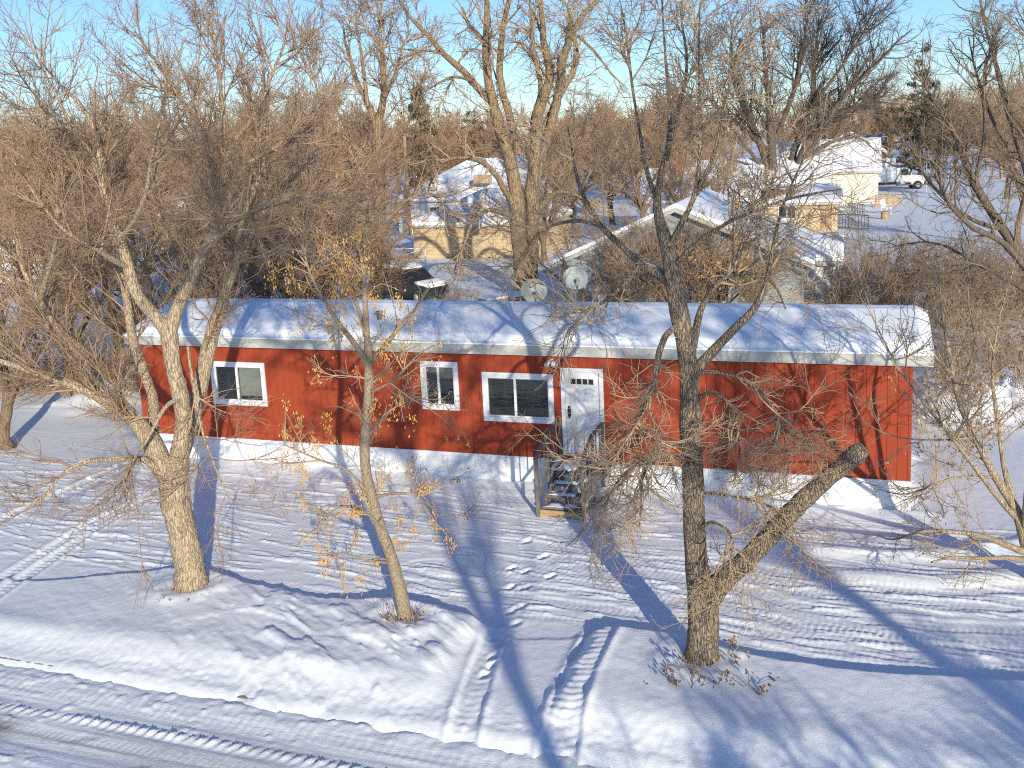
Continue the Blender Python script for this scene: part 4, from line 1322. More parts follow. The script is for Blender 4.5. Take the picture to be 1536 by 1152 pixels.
# ---- generic bare trees grown from local prototypes
def proto_tree(seed, H, spread, nl, lv, tw, rad=.3, lean=.0, forkh=.22, up=.12):
    rng = np.random.RandomState(seed)
    limbs = []
    hf = H * forkh
    limbs.append(limb([[0, 0, -.3, rad * 1.35], [.02 * H * rng.randn(), .0, hf * .3, rad], [.02 * H * rng.randn(), .02 * H * rng.randn(), hf, rad * .85], [.03 * H * rng.randn(), .03 * H * rng.randn(), H * .6, rad * .42], [.06 * H * rng.randn(), .06 * H * rng.randn(), H * .97, rad * .06]], 24))
    tr_ = limbs[0][0]
    for i in range(nl):
        a = 2 * math.pi * (i + .6 * rng.rand()) / nl
        z0 = hf * (.75 + .8 * rng.rand())
        j = int(np.argmin(abs(tr_[:, 2] - z0)))
        p = tr_[j]
        top = H * (.62 + .36 * rng.rand())
        rr = spread * (.55 + .5 * rng.rand())
        d = np.array([math.cos(a), math.sin(a)])
        m1 = [*(p[:2] + d * rr * .35), p[2] + (top - p[2]) * .32]
        m2 = [*(p[:2] + d * rr * .72 + rng.randn(2) * .06 * H), p[2] + (top - p[2]) * .68]
        m3 = [*(p[:2] + d * rr + rng.randn(2) * .05 * H), top]
        r0 = rad * (.42 + .2 * rng.rand())
        limbs.append(limb([[*p, r0], [*m1, r0 * .75], [*m2, r0 * .42], [*m3, r0 * .1]], 24))
    t = Tubes()
    bark_limbs(t, limbs, rng, 8, 22)
    c = Tubes()
    P, r = stack(limbs)
    P, r = P[:, 5:], r[:, 5:]
    n1, n2, n3 = lv
    P, r = spawn(rng, P, r, n1, .12, 1, 42, 15, H * .09, H * .30, 7, .14, up * .6, tw * 3.2, tw * 1.3)
    c.add(P, r, 4)
    P, r = spawn(rng, P, r, n2, .1, 1, 42, 16, H * .05, H * .14, 5, .17, up * .3, tw * 1.7, tw)
    c.add(P, r, 3)
    if n3:
        P, r = spawn(rng, P, r, n3, .1, 1, 44, 16, H * .02, H * .065, 4, .18, .02, tw * 1.1, tw * .7)
        c.add(P, r, 3)
    return t, c


def proto_objs(t, c, bark, twig):
    a = t.build('trunk', bark)
    b = c.build('crown', twig)
    COL.objects.unlink(a)
    COL.objects.unlink(b)
    return a, b


PR = [
    proto_objs(*proto_tree(101, 12, 4.6, 8, (150, 900, 3600), .012, .26), M['bark_far'], M['twig_red']),
    proto_objs(*proto_tree(102, 13, 4.0, 7, (140, 900, 3400), .012, .24, forkh=.3, up=.2), M['bark_far'], M['twig_red']),
    proto_objs(*proto_tree(103, 10, 4.6, 9, (150, 900, 3200), .012, .22, forkh=.15), M['bark_far'], M['twig_far']),
    proto_objs(*proto_tree(104, 15, 5.0, 8, (170, 1000, 3600), .017, .34, up=.18), M['bark_far'], M['twig_far']),
    proto_objs(*proto_tree(105, 14, 5.6, 9, (170, 1000, 3600), .02, .34), M['bark_far'], M['twig_rust']),
]


def place(proto, name, label, cat, x, y, sc, rz, group=None, z=None):
    root = empty(name, label, cat, (x, y, (gh(x, y) if z is None else z) - .05), rz, group)
    root.scale = (sc, sc, sc) if not hasattr(sc, '__len__') else sc
    for p in proto:
        o = p.copy()
        o.name = p.name.split('.')[0]
        link(o, root)
    return root


rb = np.random.RandomState(77)
# (pixel x, distance, height, prototype, label)
BG = [
    (-40, 27, 7.5, 0, 'bare tree with reddish twigs at the far left edge behind the large pale tree'),
    (60, 33, 8.0, 2, 'low bushy bare tree standing left of the tan house'),
    (140, 40, 9.0, 1, 'upright bare tree with a pale stem just left of the tan house'),
    (215, 29, 6.2, 2, 'small round bare tree close behind the left end of the home'),
    (330, 38, 8.5, 0, 'bare tree just right of the tan house behind the home roof'),
    (395, 31, 7.0, 2, 'round bare tree behind the home roof left of the orange seeds'),
    (450, 36, 8.4, 0, 'thick twiggy bare tree behind the orange seed clusters'),
    (505, 33, 6.6, 2, 'low twiggy tree behind the home just left of the dark shed'),
    (300, 62, 12, 1, 'tall thin bare tree rising above the tan house'),
    (400, 72, 13, 3, 'tall brown bare tree beyond the tan house to its right'),
    (480, 64, 11, 1, 'narrow bare tree left of the tall two stemmed tree'),
    (30, 70, 12, 3, 'tall brown bare tree beyond the white roofs at far left'),
    (120, 85, 13, 4, 'wide brown bare tree beyond the far left roofs'),
    (200, 78, 13, 3, 'brown bare tree behind the tan house roof'),
    (520, 95, 13, 4, 'rust brown tree left of the white house with the hip roof'),
    (860, 78, 9.5, 0, 'reddish bare tree just right of the old tree and the tan garage'),
    (915, 88, 11, 4, 'rust coloured bare tree left of the brick chimney'),
    (955, 66, 9.0, 1, 'bare tree standing in front of the brick chimney house'),
    (840, 120, 13, 4, 'brown bare tree far behind the tan garage'),
    (1408, 140, 12, 4, 'tan bare tree behind the box truck and beside the spruce'),
    (1455, 132, 12.5, 0, 'wide pale brown tree right of the ragged spruce'),
    (1515, 96, 11.5, 1, 'bare tree beyond the lane near the right edge'),
    (1330, 165, 13, 4, 'brown bare tree far behind the brown gabled house'),
    (700, 130, 12, 4, 'rust brown tree behind the white hip roofed house'),
    (640, 120, 12, 4, 'rust brown tree behind the invented pole'),
    (1540, 60, 9, 1, 'bare tree standing by the lane at the right edge below the dark limbs'),
    
    (100, 52, 9.5, 0, 'full rounded bare tree standing left of the tan house among the thicket'),
    (175, 47, 8.5, 2, 'spreading bare tree directly left of the tan house wall'),
    (355, 56, 10.5, 0, 'warm brown bare tree to the right of the tan house'),
    (425, 50, 9.0, 2, 'spreading bare tree between the tan house and the slim tree'),
    (535, 60, 9.0, 2, 'bare tree just left of the invented pole'),
    (20, 48, 9.5, 1, 'bare tree near the far left edge before the white roofs'),
    (975, 38.5, 4.9, 1, 'bare tree veiling the middle of the grey gable'),
    (1070, 38, 4.6, 2, 'spreading bare tree veiling the right slope of the grey gable'),
    (810, 64, 8.0, 2, 'spreading bare tree right of the tan garage'),
    (1025, 70, 7.5, 0, 'bare tree in front of the brick chimney to its right'),
    (1000, 35.5, 5.0, 0, 'bare tree right behind the home veiling the grey gable peak'),
    (862, 43, 4.8, 2, 'tangled low tree left of the grey gabled house'),
    (925, 36, 3.9, 2, 'tangled bare shrub like tree in front of the grey gable'),
    (1120, 37, 4.6, 0, 'bare tree in front of the right side of the grey gable'),
    (1075, 62, 7.0, 1, 'slim bare tree rising behind the right side of the grey gable'),
]
for (px, Y, h, k, lab) in BG:
    p = atY(px, 205 - (px - 768) * .046, Y)
    H0 = (12, 13, 10, 15, 14)[k]
    sc = h / H0
    place(PR[k], 'bare_tree', lab, 'tree', p[0], p[1], (sc * rb.uniform(1, 1.15), sc * rb.uniform(1, 1.15), sc), rb.rand() * 6.28)

# orange leaves still hanging on the slim tree by the neighbours
def leaf_spray(label, px, py, Y, w, h, n, seed):
    rng = np.random.RandomState(seed)
    c = atY(px, py, Y)
    b = np.array([c[0], c[1], gh(c[0], c[1])])
    root = empty('leafy_sapling', label, 'tree', b)
    hh = c[2] - b[2]
    limbs = [limb([[0, 0, -.1, .06], [.1, 0, hh * .5, .045], [0, .1, hh + h, .01]], 16)]
    for i in range(7):
        a = rng.rand() * 6.28
        z0 = hh * rng.uniform(.5, .95)
        limbs.append(limb([[.05, .03, z0, .03], [w * .5 * math.cos(a), w * .5 * math.sin(a), z0 + .4, .02], [w * math.cos(a), w * math.sin(a), z0 + rng.uniform(.2, 1) * h, .008]], 16))
    t = Tubes()
    t.add(limbs[0][0][None], limbs[0][1][None], 8)
    t.build('trunk', M['bark_far'], root)
    P, r = stack(limbs)
    t = Tubes()
    t.add(P[1:], r[1:], 5)
    P2, r2 = spawn(rng, P[:, 4:], r[:, 4:], 90, .1, 1, 45, 15, .3, 1.1, 6, .2, .02, .014, .008)
    t.add(P2, r2, 3)
    t.build('crown', M['twig_tan'], root)
    V, Q = leaves(rng, pick(rng, P2, n, .3), 4, np.array([.08, .08, .10]), .11, .035)
    np_mesh('leaves', V, Q, M['leaf_rust'], root, False)


leaf_spray('sapling with bright orange leaves in front of the low snowy roofs', 1148, 250, 60, 1.3, 1.4, 75, 41)
leaf_spray('sapling with rusty orange leaves along the edge of the grey gable roof', 1105, 345, 34, 1.5, 1.2, 95, 42)
leaf_spray('sapling with orange leaves behind the home roof and the slim tree', 525, 350, 33, 1.9, 1.2, 110, 43)
leaf_spray('rusty leaved young oak by the far lane at the right', 1490, 205, 120, 3, 2.0, 80, 44)


# ---- conifers
def conifer(name, label, px, ptop, Y, seed, w, ragged=.3, dens=1.0, gap=0.0):
    rng = np.random.RandomState(seed)
    top = atY(px, ptop, Y)
    b = np.array([top[0], top[1], gh(top[0], top[1])])
    H = top[2] - b[2]
    root = empty(name, label, 'tree', b)
    t = Tubes()
    tr_ = limb([[0, 0, -.2, H * .016], [.01 * H, 0, H * .5, H * .010], [0, 0, H, H * .002]], 20)
    t.add(tr_[0][None], tr_[1][None], 7)
    t.build('trunk', M['bark_far'], root)
    c = Tubes()
    n = int(H * 7 * dens)
    P = np.zeros((n, 7, 3))
    z = H * (.12 + .87 * rng.rand(n) ** .85)
    z = np.round(z / (H * .042)) * H * .042 + rng.randn(n) * H * .004
    z = np.clip(z, 0, H * .985)
    if gap:
        keep = (z < H * (1 - gap)) | ((np.round(z / (H * .042)).astype(int) % 2 == 0) & (rng.rand(n) < .6))
        z, n, P = z[keep], int(keep.sum()), P[keep]
    hi = (z > H * (1 - gap)) if gap else np.zeros(n, bool)
    a = rng.rand(n) * 6.283
    ln = w * (1 - z / H) ** .75 * (.55 + .6 * rng.rand(n) * (1 + ragged)) + .35
    ln = np.where(hi, rng.uniform(.7, 2.1, n) * (1.15 - z / H) / .3 * .55 + .5, ln)
    u = np.linspace(0, 1, 7)
    P[:, :, 0] = (np.cos(a) * ln)[:, None] * u
    P[:, :, 1] = (np.sin(a) * ln)[:, None] * u
    P[:, :, 2] = z[:, None] + ln[:, None] * np.where(hi[:, None], (.12 * u + .22 * u ** 2)[None], (-.28 * u + .24 * u ** 2.5)[None])
    rr = np.linspace(1, .3, 7)[None] * np.full((n, 1), H * .0028)
    c.add(P, rr, 4)
    P2, r2 = spawn(rng, P, rr, n * 6, .15, 1, 55, 12, .3, H * .055, 4, .1, -.06, H * .0022, H * .0012)
    c.add(P2, r2, 3)
    c.build('crown', M['needle'], root)
    V, Q = leaves(rng, pick(rng, P2, n * 12, 0), 6, np.array([.1, .1, .08]) * H / 13, H * .022, H * .005, .6)
    np_mesh('needles', V, Q, M['needle'], root, False)


conifer('spruce_tree', 'ragged dark spruce with a bent top rising above the box truck', 1384, 58, 131, 51, 3.9, 1.2, 1.0, .36)
conifer('spruce_tree', 'narrow dark spruce on the skyline left of the old tree', 625, 124, 120, 52, 2.6, .5)
conifer('spruce_tree', 'broad dark spruce on the skyline in the gap beside the old tree', 706, 162, 150, 53, 4.4, .4)
conifer('spruce_tree', 'small dark spruce on the skyline left of the ragged spruce', 1318, 140, 175, 54, 3.0, .4)

# ---- shrubs
def proto_shrub(seed, h, w, n, leafy, tw=.007, twig='twig_red', lf=.06):
    rng = np.random.RandomState(seed)
    a = rng.rand(n) * 6.283
    P = np.zeros((n, 8, 3))
    P[:, 0, 0], P[:, 0, 1] = np.cos(a) * .15 * w * rng.rand(n), np.sin(a) * .15 * w * rng.rand(n)
    P[:, 0, 2] = -.1
    d = norm(np.stack([np.cos(a) * .5 * w / h, np.sin(a) * .5 * w / h, np.ones(n)], 1) + rng.randn(n, 3) * .12)
    ln = h * (.65 + .5 * rng.rand(n))[:, None]
    for j in range(1, 8):
        d = norm(d + rng.randn(n, 3) * .13)
        P[:, j] = P[:, j - 1] + d * ln / 7
    r = np.linspace(1, .3, 8)[None] * np.full((n, 1), tw * 2.2)
    t = Tubes()
    t.add(P, r, 5)
    P1, r1 = spawn(rng, P, r, n * 9, .15, 1, 45, 15, .3 * h / 2, .55 * h, 6, .2, .03, tw * 1.3, tw * .8)
    t.add(P1, r1, 3)
    P2, r2 = spawn(rng, P1, r1, n * 26, .1, 1, 45, 18, .08 * h, .25 * h, 4, .22, .0, tw, tw * .6)
    t.add(P2, r2, 3)
    b = t.build('stems', M[twig])
    COL.objects.unlink(b)
    out = [b]
    if leafy:
        V, Q = leaves(rng, pick(rng, P2, leafy, .2), 3, np.array([.05, .05, .05]), lf, lf * .4)
        l_ = np_mesh('leaves', V, Q, M['leaf_brown'], None, False)
        COL.objects.unlink(l_)
        out.append(l_)
    return out


SH = [proto_shrub(61, 3.0, 3.0, 16, 60, .010), proto_shrub(62, 2.6, 3.2, 18, 150, .010, 'twig_far'), proto_shrub(63, 3.4, 2.2, 13, 40, .010, 'twig_grey')]
SN = [proto_shrub(64, 2.3, 1.5, 6, 36, .005, 'twig_tan', .07), proto_shrub(65, 2.9, 1.1, 5, 24, .005, 'twig_tan', .07), proto_shrub(66, 1.5, 1.6, 8, 50, .005, 'twig_red', .07)]
for i in range(28):
    px = 1225 + (i % 14) * 25 + rb.uniform(-8, 8)
    Y = (40 if i < 14 else 47) + rb.uniform(-2, 2) - (px - 1225) * .012
    p = atY(px, 200, Y)
    place(SH[i % 3], 'shrub', 'bare brown shrub tangled into the hedge behind the right end of the home', 'shrub', p[0], p[1], rb.uniform(.72, 1.0), rb.rand() * 6.28, 'shrubs of the hedge behind the right end of the home')
for i in range(24):
    px = 1400 + (i % 12) * 14 + rb.uniform(-8, 8)
    Y = (25.5 if i < 12 else 31) + rb.uniform(-1.3, 1.3) + (px - 1405) * .006
    p = atY(px, 300, Y)
    place(SN[i % 3], 'shrub', 'thin upright shrub with dry tan leaves behind the snow piles at the right', 'shrub', p[0], p[1], rb.uniform(.8, 1.15), rb.rand() * 6.28, 'leafy shrubs behind the snow piles at the right')
for i in range(9):
    px = -20 + (i % 9) * 28 + rb.uniform(-10, 10)
    Y = 33 + rb.uniform(-2, 2)
    p = atY(px, 300, Y)
    place(SH[i % 3], 'shrub', 'bare brown shrub in the thicket behind the left end of the home', 'shrub', p[0], p[1], rb.uniform(.6, .95), rb.rand() * 6.28, 'shrubs of the thicket behind the left end of the home')
for i, (px, Y, sc) in enumerate([(440, 34, .8), (475, 36, .8), (520, 38, .8), (405, 36, .8), (640, 37, .6), (660, 41, .6), (690, 44, .5), (905, 33, .9), (950, 34, .8), (1010, 33, .8), (1060, 35, .9), (1110, 34, .9), (1160, 36, .8)]):
    p = atY(px, 300, Y)
    place(SH[i % 3], 'shrub', 'bare shrub growing close behind the middle of the home roof', 'shrub', p[0], p[1], sc, rb.rand() * 6.28, 'bare shrubs behind the middle of the home')
place(SN[1], 'shrub', 'pair of whippy shrub stems at the right end wall of the home', 'shrub', *atY(1412, 560, 20.5)[:2], 1.0, 1.0)
place(SN[0], 'shrub', 'low leafy shrub just right of the red end wall', 'shrub', *atY(1440, 590, 21.5)[:2], .8, 2.0)


# ---- the far wood: one mass on the horizon
def far_wood():
    rng = np.random.RandomState(91)
    t = Tubes()
    for ring, (y0, y1, n, tws) in enumerate(((125, 210, 150, .045), (210, 420, 220, .09), (420, 900, 220, .18))):
        for i in range(n):
            Y = rng.uniform(y0, y1)
            X = rng.uniform(-.62, .62) * Y
            if ring == 0 and (.20 < X / Y < .55) and Y < 190 and rng.rand() < .75:
                continue
            H = rng.uniform(7.5, 12.5) * (1 + .1 * ring)
            z0 = gh(X, Y)
            P0, r0 = limb([[X, Y, z0 - .2, .3], [X + rng.randn() * .4, Y, z0 + H * .4, .2], [X + rng.randn() * .8, Y, z0 + H, .04]], 8)
            if ring < 2:
                t.add(P0[None], r0[None], 4)
            m = (90, 46, 26)[ring]
            P1, r1 = spawn(rng, P0[None], r0[None], m, .22, 1, 40, 18, H * .25, H * .5, 5, .14, .10, tws * 1.6, tws)
            t.add(P1, r1, 3)
            if ring < 2:
                P2, r2 = spawn(rng, P1, r1, m * 4, .2, 1, 42, 16, H * .06, H * .2, 3, .15, .05, tws, tws * .7)
                t.add(P2, r2, 3)
    o = t.build('distant_woods', M['twig_rust'])
    tag(o, 'brown leafless wood along the whole horizon', 'woods', None, 'stuff')


far_wood()

# ---- trees on the near side of the street (behind the viewpoint) that throw the long shadows
PS = proto_objs(*proto_tree(110, 15, 4.8, 8, (80, 260, 0), .028, .145, forkh=.6), M['bark_far'], M['twig_grey'])
for (x, y, h, k, lab) in [(11.5, -8.4, 15.5, PS, 'street tree across the road whose shadow crosses the yard at the right'),
                          (5.0, -8.2, 15, PS, 'street tree across the road whose shadow falls left of the steps'),
                          (9.4, -3.5, 4.8, PR[2], 'low street tree across the road that shades the right verge'),
                          (8.0, -2.6, 4.3, PR[2], 'low street tree across the road in the middle of the low ones'),
                          (12.6, -3.0, 4.6, PR[2], 'low street tree across the road farthest to the right'),
                          (6.6, -3.9, 4.3, PR[2], 'low street tree across the road that shades the middle verge')]:
    sc = h / (15 if k is PS else 10)
    place(k, 'street_tree', lab, 'tree', x, y, sc if k is PS else (sc * 1.5, sc * 1.5, sc), x * 1.3, None, -.1)

# ================================================================== NEIGHBOURING BUILDINGS
def building(name, label, base, L, D, h, rise, wall, axis='x', hip=False, ov=.35, snow=.22, rz=-TH, roofmat=None, wins=(), door=None):
    """front left ground corner at base; x along the front, y to the back"""
    root = empty(name, label, 'building', base, rz)
    w = MB()
    w.box(0, L, 0, D, -.6, h)
    if not hip:
        if axis == 'x':
            for x in (0, L):
                w.add([(x, 0, h), (x, D, h), (x, D / 2, h + rise)], [(0, 2, 1) if x == 0 else (0, 1, 2)])
        else:
            for y in (0, D):
                w.add([(0, y, h), (L, y, h), (L / 2, y, h + rise)], [(0, 1, 2) if y == 0 else (0, 2, 1)])
    w.build('wall', wall, root)
    for mat, th0, th1, nm in ((M['trim'], -.03, .12, 'roof'), (roofmat or M['snow_roof'], .125, .125 + snow, 'roof_snow')):
        r = MB()
        x0, x1, y0, y1 = -ov, L + ov, -ov, D + ov
        e = h - rise * ov / (D / 2 if axis == 'x' else L / 2)
        if hip:
            i_ = min(L, D) / 2
            rdg = [(x0 + i_, (y0 + y1) / 2, h + rise), (x1 - i_, (y0 + y1) / 2, h + rise)] if L >= D else [((x0 + x1) / 2, y0 + i_, h + rise), ((x0 + x1) / 2, y1 - i_, h + rise)]
            b = [(x0, y0, e), (x1, y0, e), (x1, y1, e), (x0, y1, e)]
            top = [(p[0], p[1], p[2] + th1) for p in b + rdg]
            bot = [(p[0], p[1], p[2] + th0) for p in b]
            vs = top + bot
            if L >= D:
                fs = [(0, 1, 5, 4), (1, 2, 5), (2, 3, 4, 5), (3, 0, 4)]
            else:
                fs = [(0, 1, 4), (1, 2, 5, 4), (2, 3, 5), (3, 0, 4, 5)]
            fs += [(6 + i, 6 + (i + 1) % 4, (i + 1) % 4, i) for i in range(4)]
            r.add(vs, fs, False)
        else:
            if axis == 'x':
                pr = [(y0, e), ((y0 + y1) / 2, h + rise), (y1, e)]
                vs = [(x, y, z + t) for x in (x0, x1) for t in (th0, th1) for (y, z) in pr]
            else:
                pr = [(x0, e), ((x0 + x1) / 2, h + rise), (x1, e)]
                vs = [(x, y, z + t) for y in (y0, y1) for t in (th0, th1) for (x, z) in pr]
            fs = [(3, 4, 1, 0), (4, 5, 2, 1), (9, 6, 7, 10), (10, 7, 8, 11), (3, 9, 10, 4), (4, 10, 11, 5), (0, 3, 9, 6)[::-1], (2, 5, 11, 8), (0, 1, 7, 6), (1, 2, 8, 7)]
            r.add(vs, fs, False)
        ro = r.build(nm, mat, root, .0 if nm == 'roof' else .09)
        if nm == 'roof_snow':
            ro.modifiers['bevel'].segments = 3
    for (x0, x1, z0, z1) in wins:
        f = MB()
        f.box(x0 - .09, x1 + .09, -.06, -.005, z1, z1 + .09)
        f.box(x0 - .09, x1 + .09, -.06, -.005, z0 - .09, z0)
        f.box(x0 - .09, x0, -.06, -.005, z0 + .001, z1 - .001)
        f.box(x1, x1 + .09, -.06, -.005, z0 + .001, z1 - .001)
        f.box((x0 + x1) / 2 - .025, (x0 + x1) / 2 + .025, -.05, -.005, z0 + .001, z1 - .001)
        fo = f.build('window', M['white'], root)
        MB().box(x0, x1, -.03, -.004, z0 + .002, z1 - .002).build('pane', M['seal'], fo)
    if door:
        x0, x1, z1, mt = door
        f = MB().box(x0, x1, -.05, -.004, .05, z1)
        f.box(x0 + .1, x1 - .1, -.07, -.051, .3, z1 * .45)
        f.box(x0 + .1, x1 - .1, -.07, -.051, z1 * .52, z1 - .2)
        f.build('door', M[mt], root)
    return root


def gpt(px, Y, z=None):
    p = atY(px, 300, Y)
    return (p[0], p[1], gh(p[0], p[1]) if z is None else z)


building('garage', 'tan garage with a snow covered hip roof behind the home left of the old tree', gp(622, 388), 9.0, 8.5, 2.35, 1.9, M['tan_wall'], hip=True, ov=.3)
h2 = building('white_house', 'white house with a large snowy hip roof behind the tan garage', gpt(596, 90), 13, 11, 3.0, 3.1, M['white_wall'], hip=True, wins=[(3.2, 4.6, 1.0, 2.3), (8, 9.4, 1.0, 2.3)])
MB().box(7.6, 9.0, -.05, .9, 4.3, 5.0).build('gable_vent', M['tan_wall'], h2)
building('grey_house', 'pale grey gabled house right behind the middle of the home half hidden by branches', gpt(838, 42.5), 10.2, 9, 2.5, 2.2, M['grey_wall'], axis='y', ov=.45, wins=[(6.0, 7.2, .9, 2.1)])
building('white_shed', 'small white shed with lattice at the right of the grey gabled house', gpt(1166, 41), 2.3, 3, 2.35, .6, M['white_wall'], snow=.25)
lat = MB()
for i in range(12):
    lat.bar((.05 + i * .2, -.03, .02), (.05 + i * .2 + .35, -.03, .55), .03)
    lat.bar((.05 + i * .2 + .35, -.045, .02), (.05 + i * .2, -.045, .55), .03)
shed = [o for o in COL.objects if o.name.startswith('white_shed')][0]
lat.build('lattice', M['white'], shed)
pW = gp(1317, 305)
fx, fy = pW[0] - 9.5 * CT, pW[1] + 9.5 * ST
wh = building('white_house', 'white house with a bright sunlit end wall and snowy roof beside the box truck', (fx, fy, gh(fx, fy)), 9.5, 9, 3.3, 2.9, M['cream_wall'], ov=.3, wins=[(1.2, 2.2, 1.2, 2.4)])
pA = gp(1256, 346)
fx, fy = pA[0] - 9.5 * CT, pA[1] + 9.5 * ST
building('annex', 'low tan annex with a flat snow covered roof in front of the sunlit white house', (fx, fy, gh(fx, fy)), 9.5, 7, 2.1, .9, M['tan_wall'], ov=.3, wins=[(5.2, 6.4, 1.0, 1.9)], door=(8.3, 9.1, 1.95, 'wood_tan'))
bp_ = MB()
for i in range(9):
    bp_.add([], [])
an = [o for o in COL.objects if o.name.startswith('annex')][0]
vs, fs = [], []
nr = 22
for i in range(nr):
    a = 2 * math.pi * i / nr
    rr = 1 + .25 * math.sin(3 * a + 1) + .12 * math.sin(7 * a)
    x, y = 4.6 + 1.7 * rr * math.cos(a), 1.7 + .95 * rr * math.sin(a)
    vs.append((x, y, 2.1 + .9 * y / 3.5 + .352))
vs.append((4.6, 1.7, 2.1 + .9 * 1.7 / 3.5 + .356))
MB().add(vs, [(i, (i + 1) % nr, nr) for i in range(nr)]).build('bare_shingles', M['brown_roof'], an)
pB = gpt(1222, 128)
building('brown_house', 'house with a brown shingled gable and snowy rakes beyond the sunlit white house', pB, 8.4, 9, 4.3, 2.5, M['brown_roof'], axis='y', ov=.4, snow=.25)
building('blue_shed', 'building with a dark blue metal roof behind the brown gable', gpt(1277, 150), 4.2, 6, 5.2, .8, M['white_wall'], ov=.2, roofmat=M['blue_roof'], snow=.1)
ch = building('chimney_house', 'white house with a red brick chimney and snowy roof behind the grey gable', gpt(955, 76), 9.0, 8, 2.7, 2.2, M['white_wall'], ov=.3, wins=[(1.2, 2.4, 1.0, 2.1)])
ck = MB().box(2.5, 3.05, 2.6, 3.15, 3.2, 5.7)
ck.box(2.45, 3.10, 2.55, 3.20, 5.701, 5.80)
ck.build('chimney', M['brick'], ch)
building('white_house', 'long low white house with a snowy roof left of the dark elm', gpt(1040, 92), 12, 8, 2.8, 2.0, M['white_wall'], ov=.3)
building('tan_house', 'tan house with a snowy roof seen through the crown of the large left tree', gpt(226, 84), 6.2, 8, 3.0, 2.3, M['tan_wall'], ov=.3, wins=[(1.4, 2.5, 1.1, 2.3), (3.8, 4.9, 1.1, 2.3)], door=(2.9, 3.6, 2.2, 'brick'))
building('white_garage', 'low white building with a snowy roof at the far left edge', gpt(-20, 66), 8, 6, 2.3, 1.5, M['white_wall'], ov=.3, door=(2.5, 5.2, 2.0, 'trim'))
building('pale_house', 'pale house with a snowy roof far behind the slim tree', gpt(395, 105), 10, 8, 2.8, 2.2, M['cream_wall'], ov=.3, wins=[(2, 3.2, 1.1, 2.2)])

# ---- dark parked car under snow behind the home
cb_ = gpt(606, 50)
pc = empty('parked_car', 'dark parked car under snow behind the home left of the garage', 'car', cb_, -.75)
M['car'] = mat_noise('dark_car_paint', (.022, .027, .032), (.04, .045, .05), 3, .3)


def car_loft(secs, mat, name, parent, bev=.05):
    """secs: (x, half width, z0, z1) cross sections joined along x"""
    m = MB()
    vs, fs = [], []
    for (x, hw, z0, z1) in secs:
        vs += [(x, -hw, z0), (x, hw, z0), (x, hw * .97, z1), (x, -hw * .97, z1)]
    for i in range(len(secs) - 1):
        a = i * 4
        fs += [(a + j, a + (j + 1) % 4, a + 4 + (j + 1) % 4, a + 4 + j) for j in range(4)]
    n = len(vs)
    fs += [(3, 2, 1, 0), (n - 4, n - 3, n - 2, n - 1)]
    return m.add(vs, fs).build(name, mat, parent, bev)


body = car_loft([(-2.25, .78, .45, .95), (-2.1, .88, .32, 1.05), (-.9, .9, .30, 1.05), (.8, .9, .30, 1.02), (1.9, .86, .32, .92), (2.2, .72, .42, .78)], M['car'], 'body', pc)
car_loft([(-2.05, .74, 1.04, 1.10), (-1.75, .72, 1.04, 1.66), (.0, .72, 1.03, 1.70), (.45, .70, 1.03, 1.6), (1.15, .76, 1.0, 1.06)], M['car'], 'cabin', pc)
wn = MB()
for sg in (-1, 1):
    for (a, b, c, d) in ((-1.72, -.85, -1.62, -.85), (-.78, .10, -.78, .10), (.16, .95, .16, .42)):
        y0, y1 = sg * .765, sg * .735
        wn.add([(a, y0, 1.12), (b, y0, 1.12), (d, y1, 1.58), (c, y1, 1.58)], [(0, 1, 2, 3)])
wn.add([(1.10, -.66, 1.10), (1.10, .66, 1.10), (.52, .62, 1.58), (.52, -.62, 1.58)], [(0, 1, 2, 3)])
wn.build('window', M['seal'], pc)
for x in (-1.4, 1.4):
    for y in (-.88, .72):
        wt = MB().bar((x, y, .33), (x, y + .16, .33), .66, k=20).build('wheel', M['tyre'], pc)
        MB().bar((x, y - .012, .33), (x, y + .172, .33), .38, k=14).build('rim', M['metal'], wt)
for y in (-.6, .6):
    MB().box(2.12, 2.2, y - .14, y + .14, .62, .74).build('headlight', M['glass'], pc, .02)
    MB().box(-2.27, -2.2, y - .14, y + .14, .78, .92).build('tail_light', M['brick'], pc, .02)
car_loft([(-1.85, .62, 1.66, 1.76), (-1.5, .68, 1.66, 1.84), (-.2, .68, 1.69, 1.86), (.4, .62, 1.62, 1.72)], M['snow_roof'], 'roof_snow', pc, .07)
car_loft([(1.05, .62, .99, 1.08), (1.4, .74, .93, 1.12), (1.9, .72, .88, 1.02), (2.12, .6, .80, .86)], M['snow_roof'], 'hood_snow', pc, .06)

# ---- pipe gate by the garage
gb = gp(588, 398)
gt = empty('pipe_gate', 'white pipe gate at the left corner of the tan garage', 'gate', gb, -TH)
MB().bar((0, 0, .0), (0, 0, 1.25), .09, k=8).build('post', M['white'], gt)
MB().bar((2.5, 0, .0), (2.5, 0, 1.25), .09, k=8).build('post', M['white'], gt)
gg = MB().bar((.05, 0, 1.1), (2.45, 0, 1.1), .07, k=8).bar((.05, 0, .35), (2.45, 0, .35), .06, k=8).bar((.05, 0, .36), (2.4, 0, 1.08), .05, k=8)
gg.build('frame', M['white'], gt)

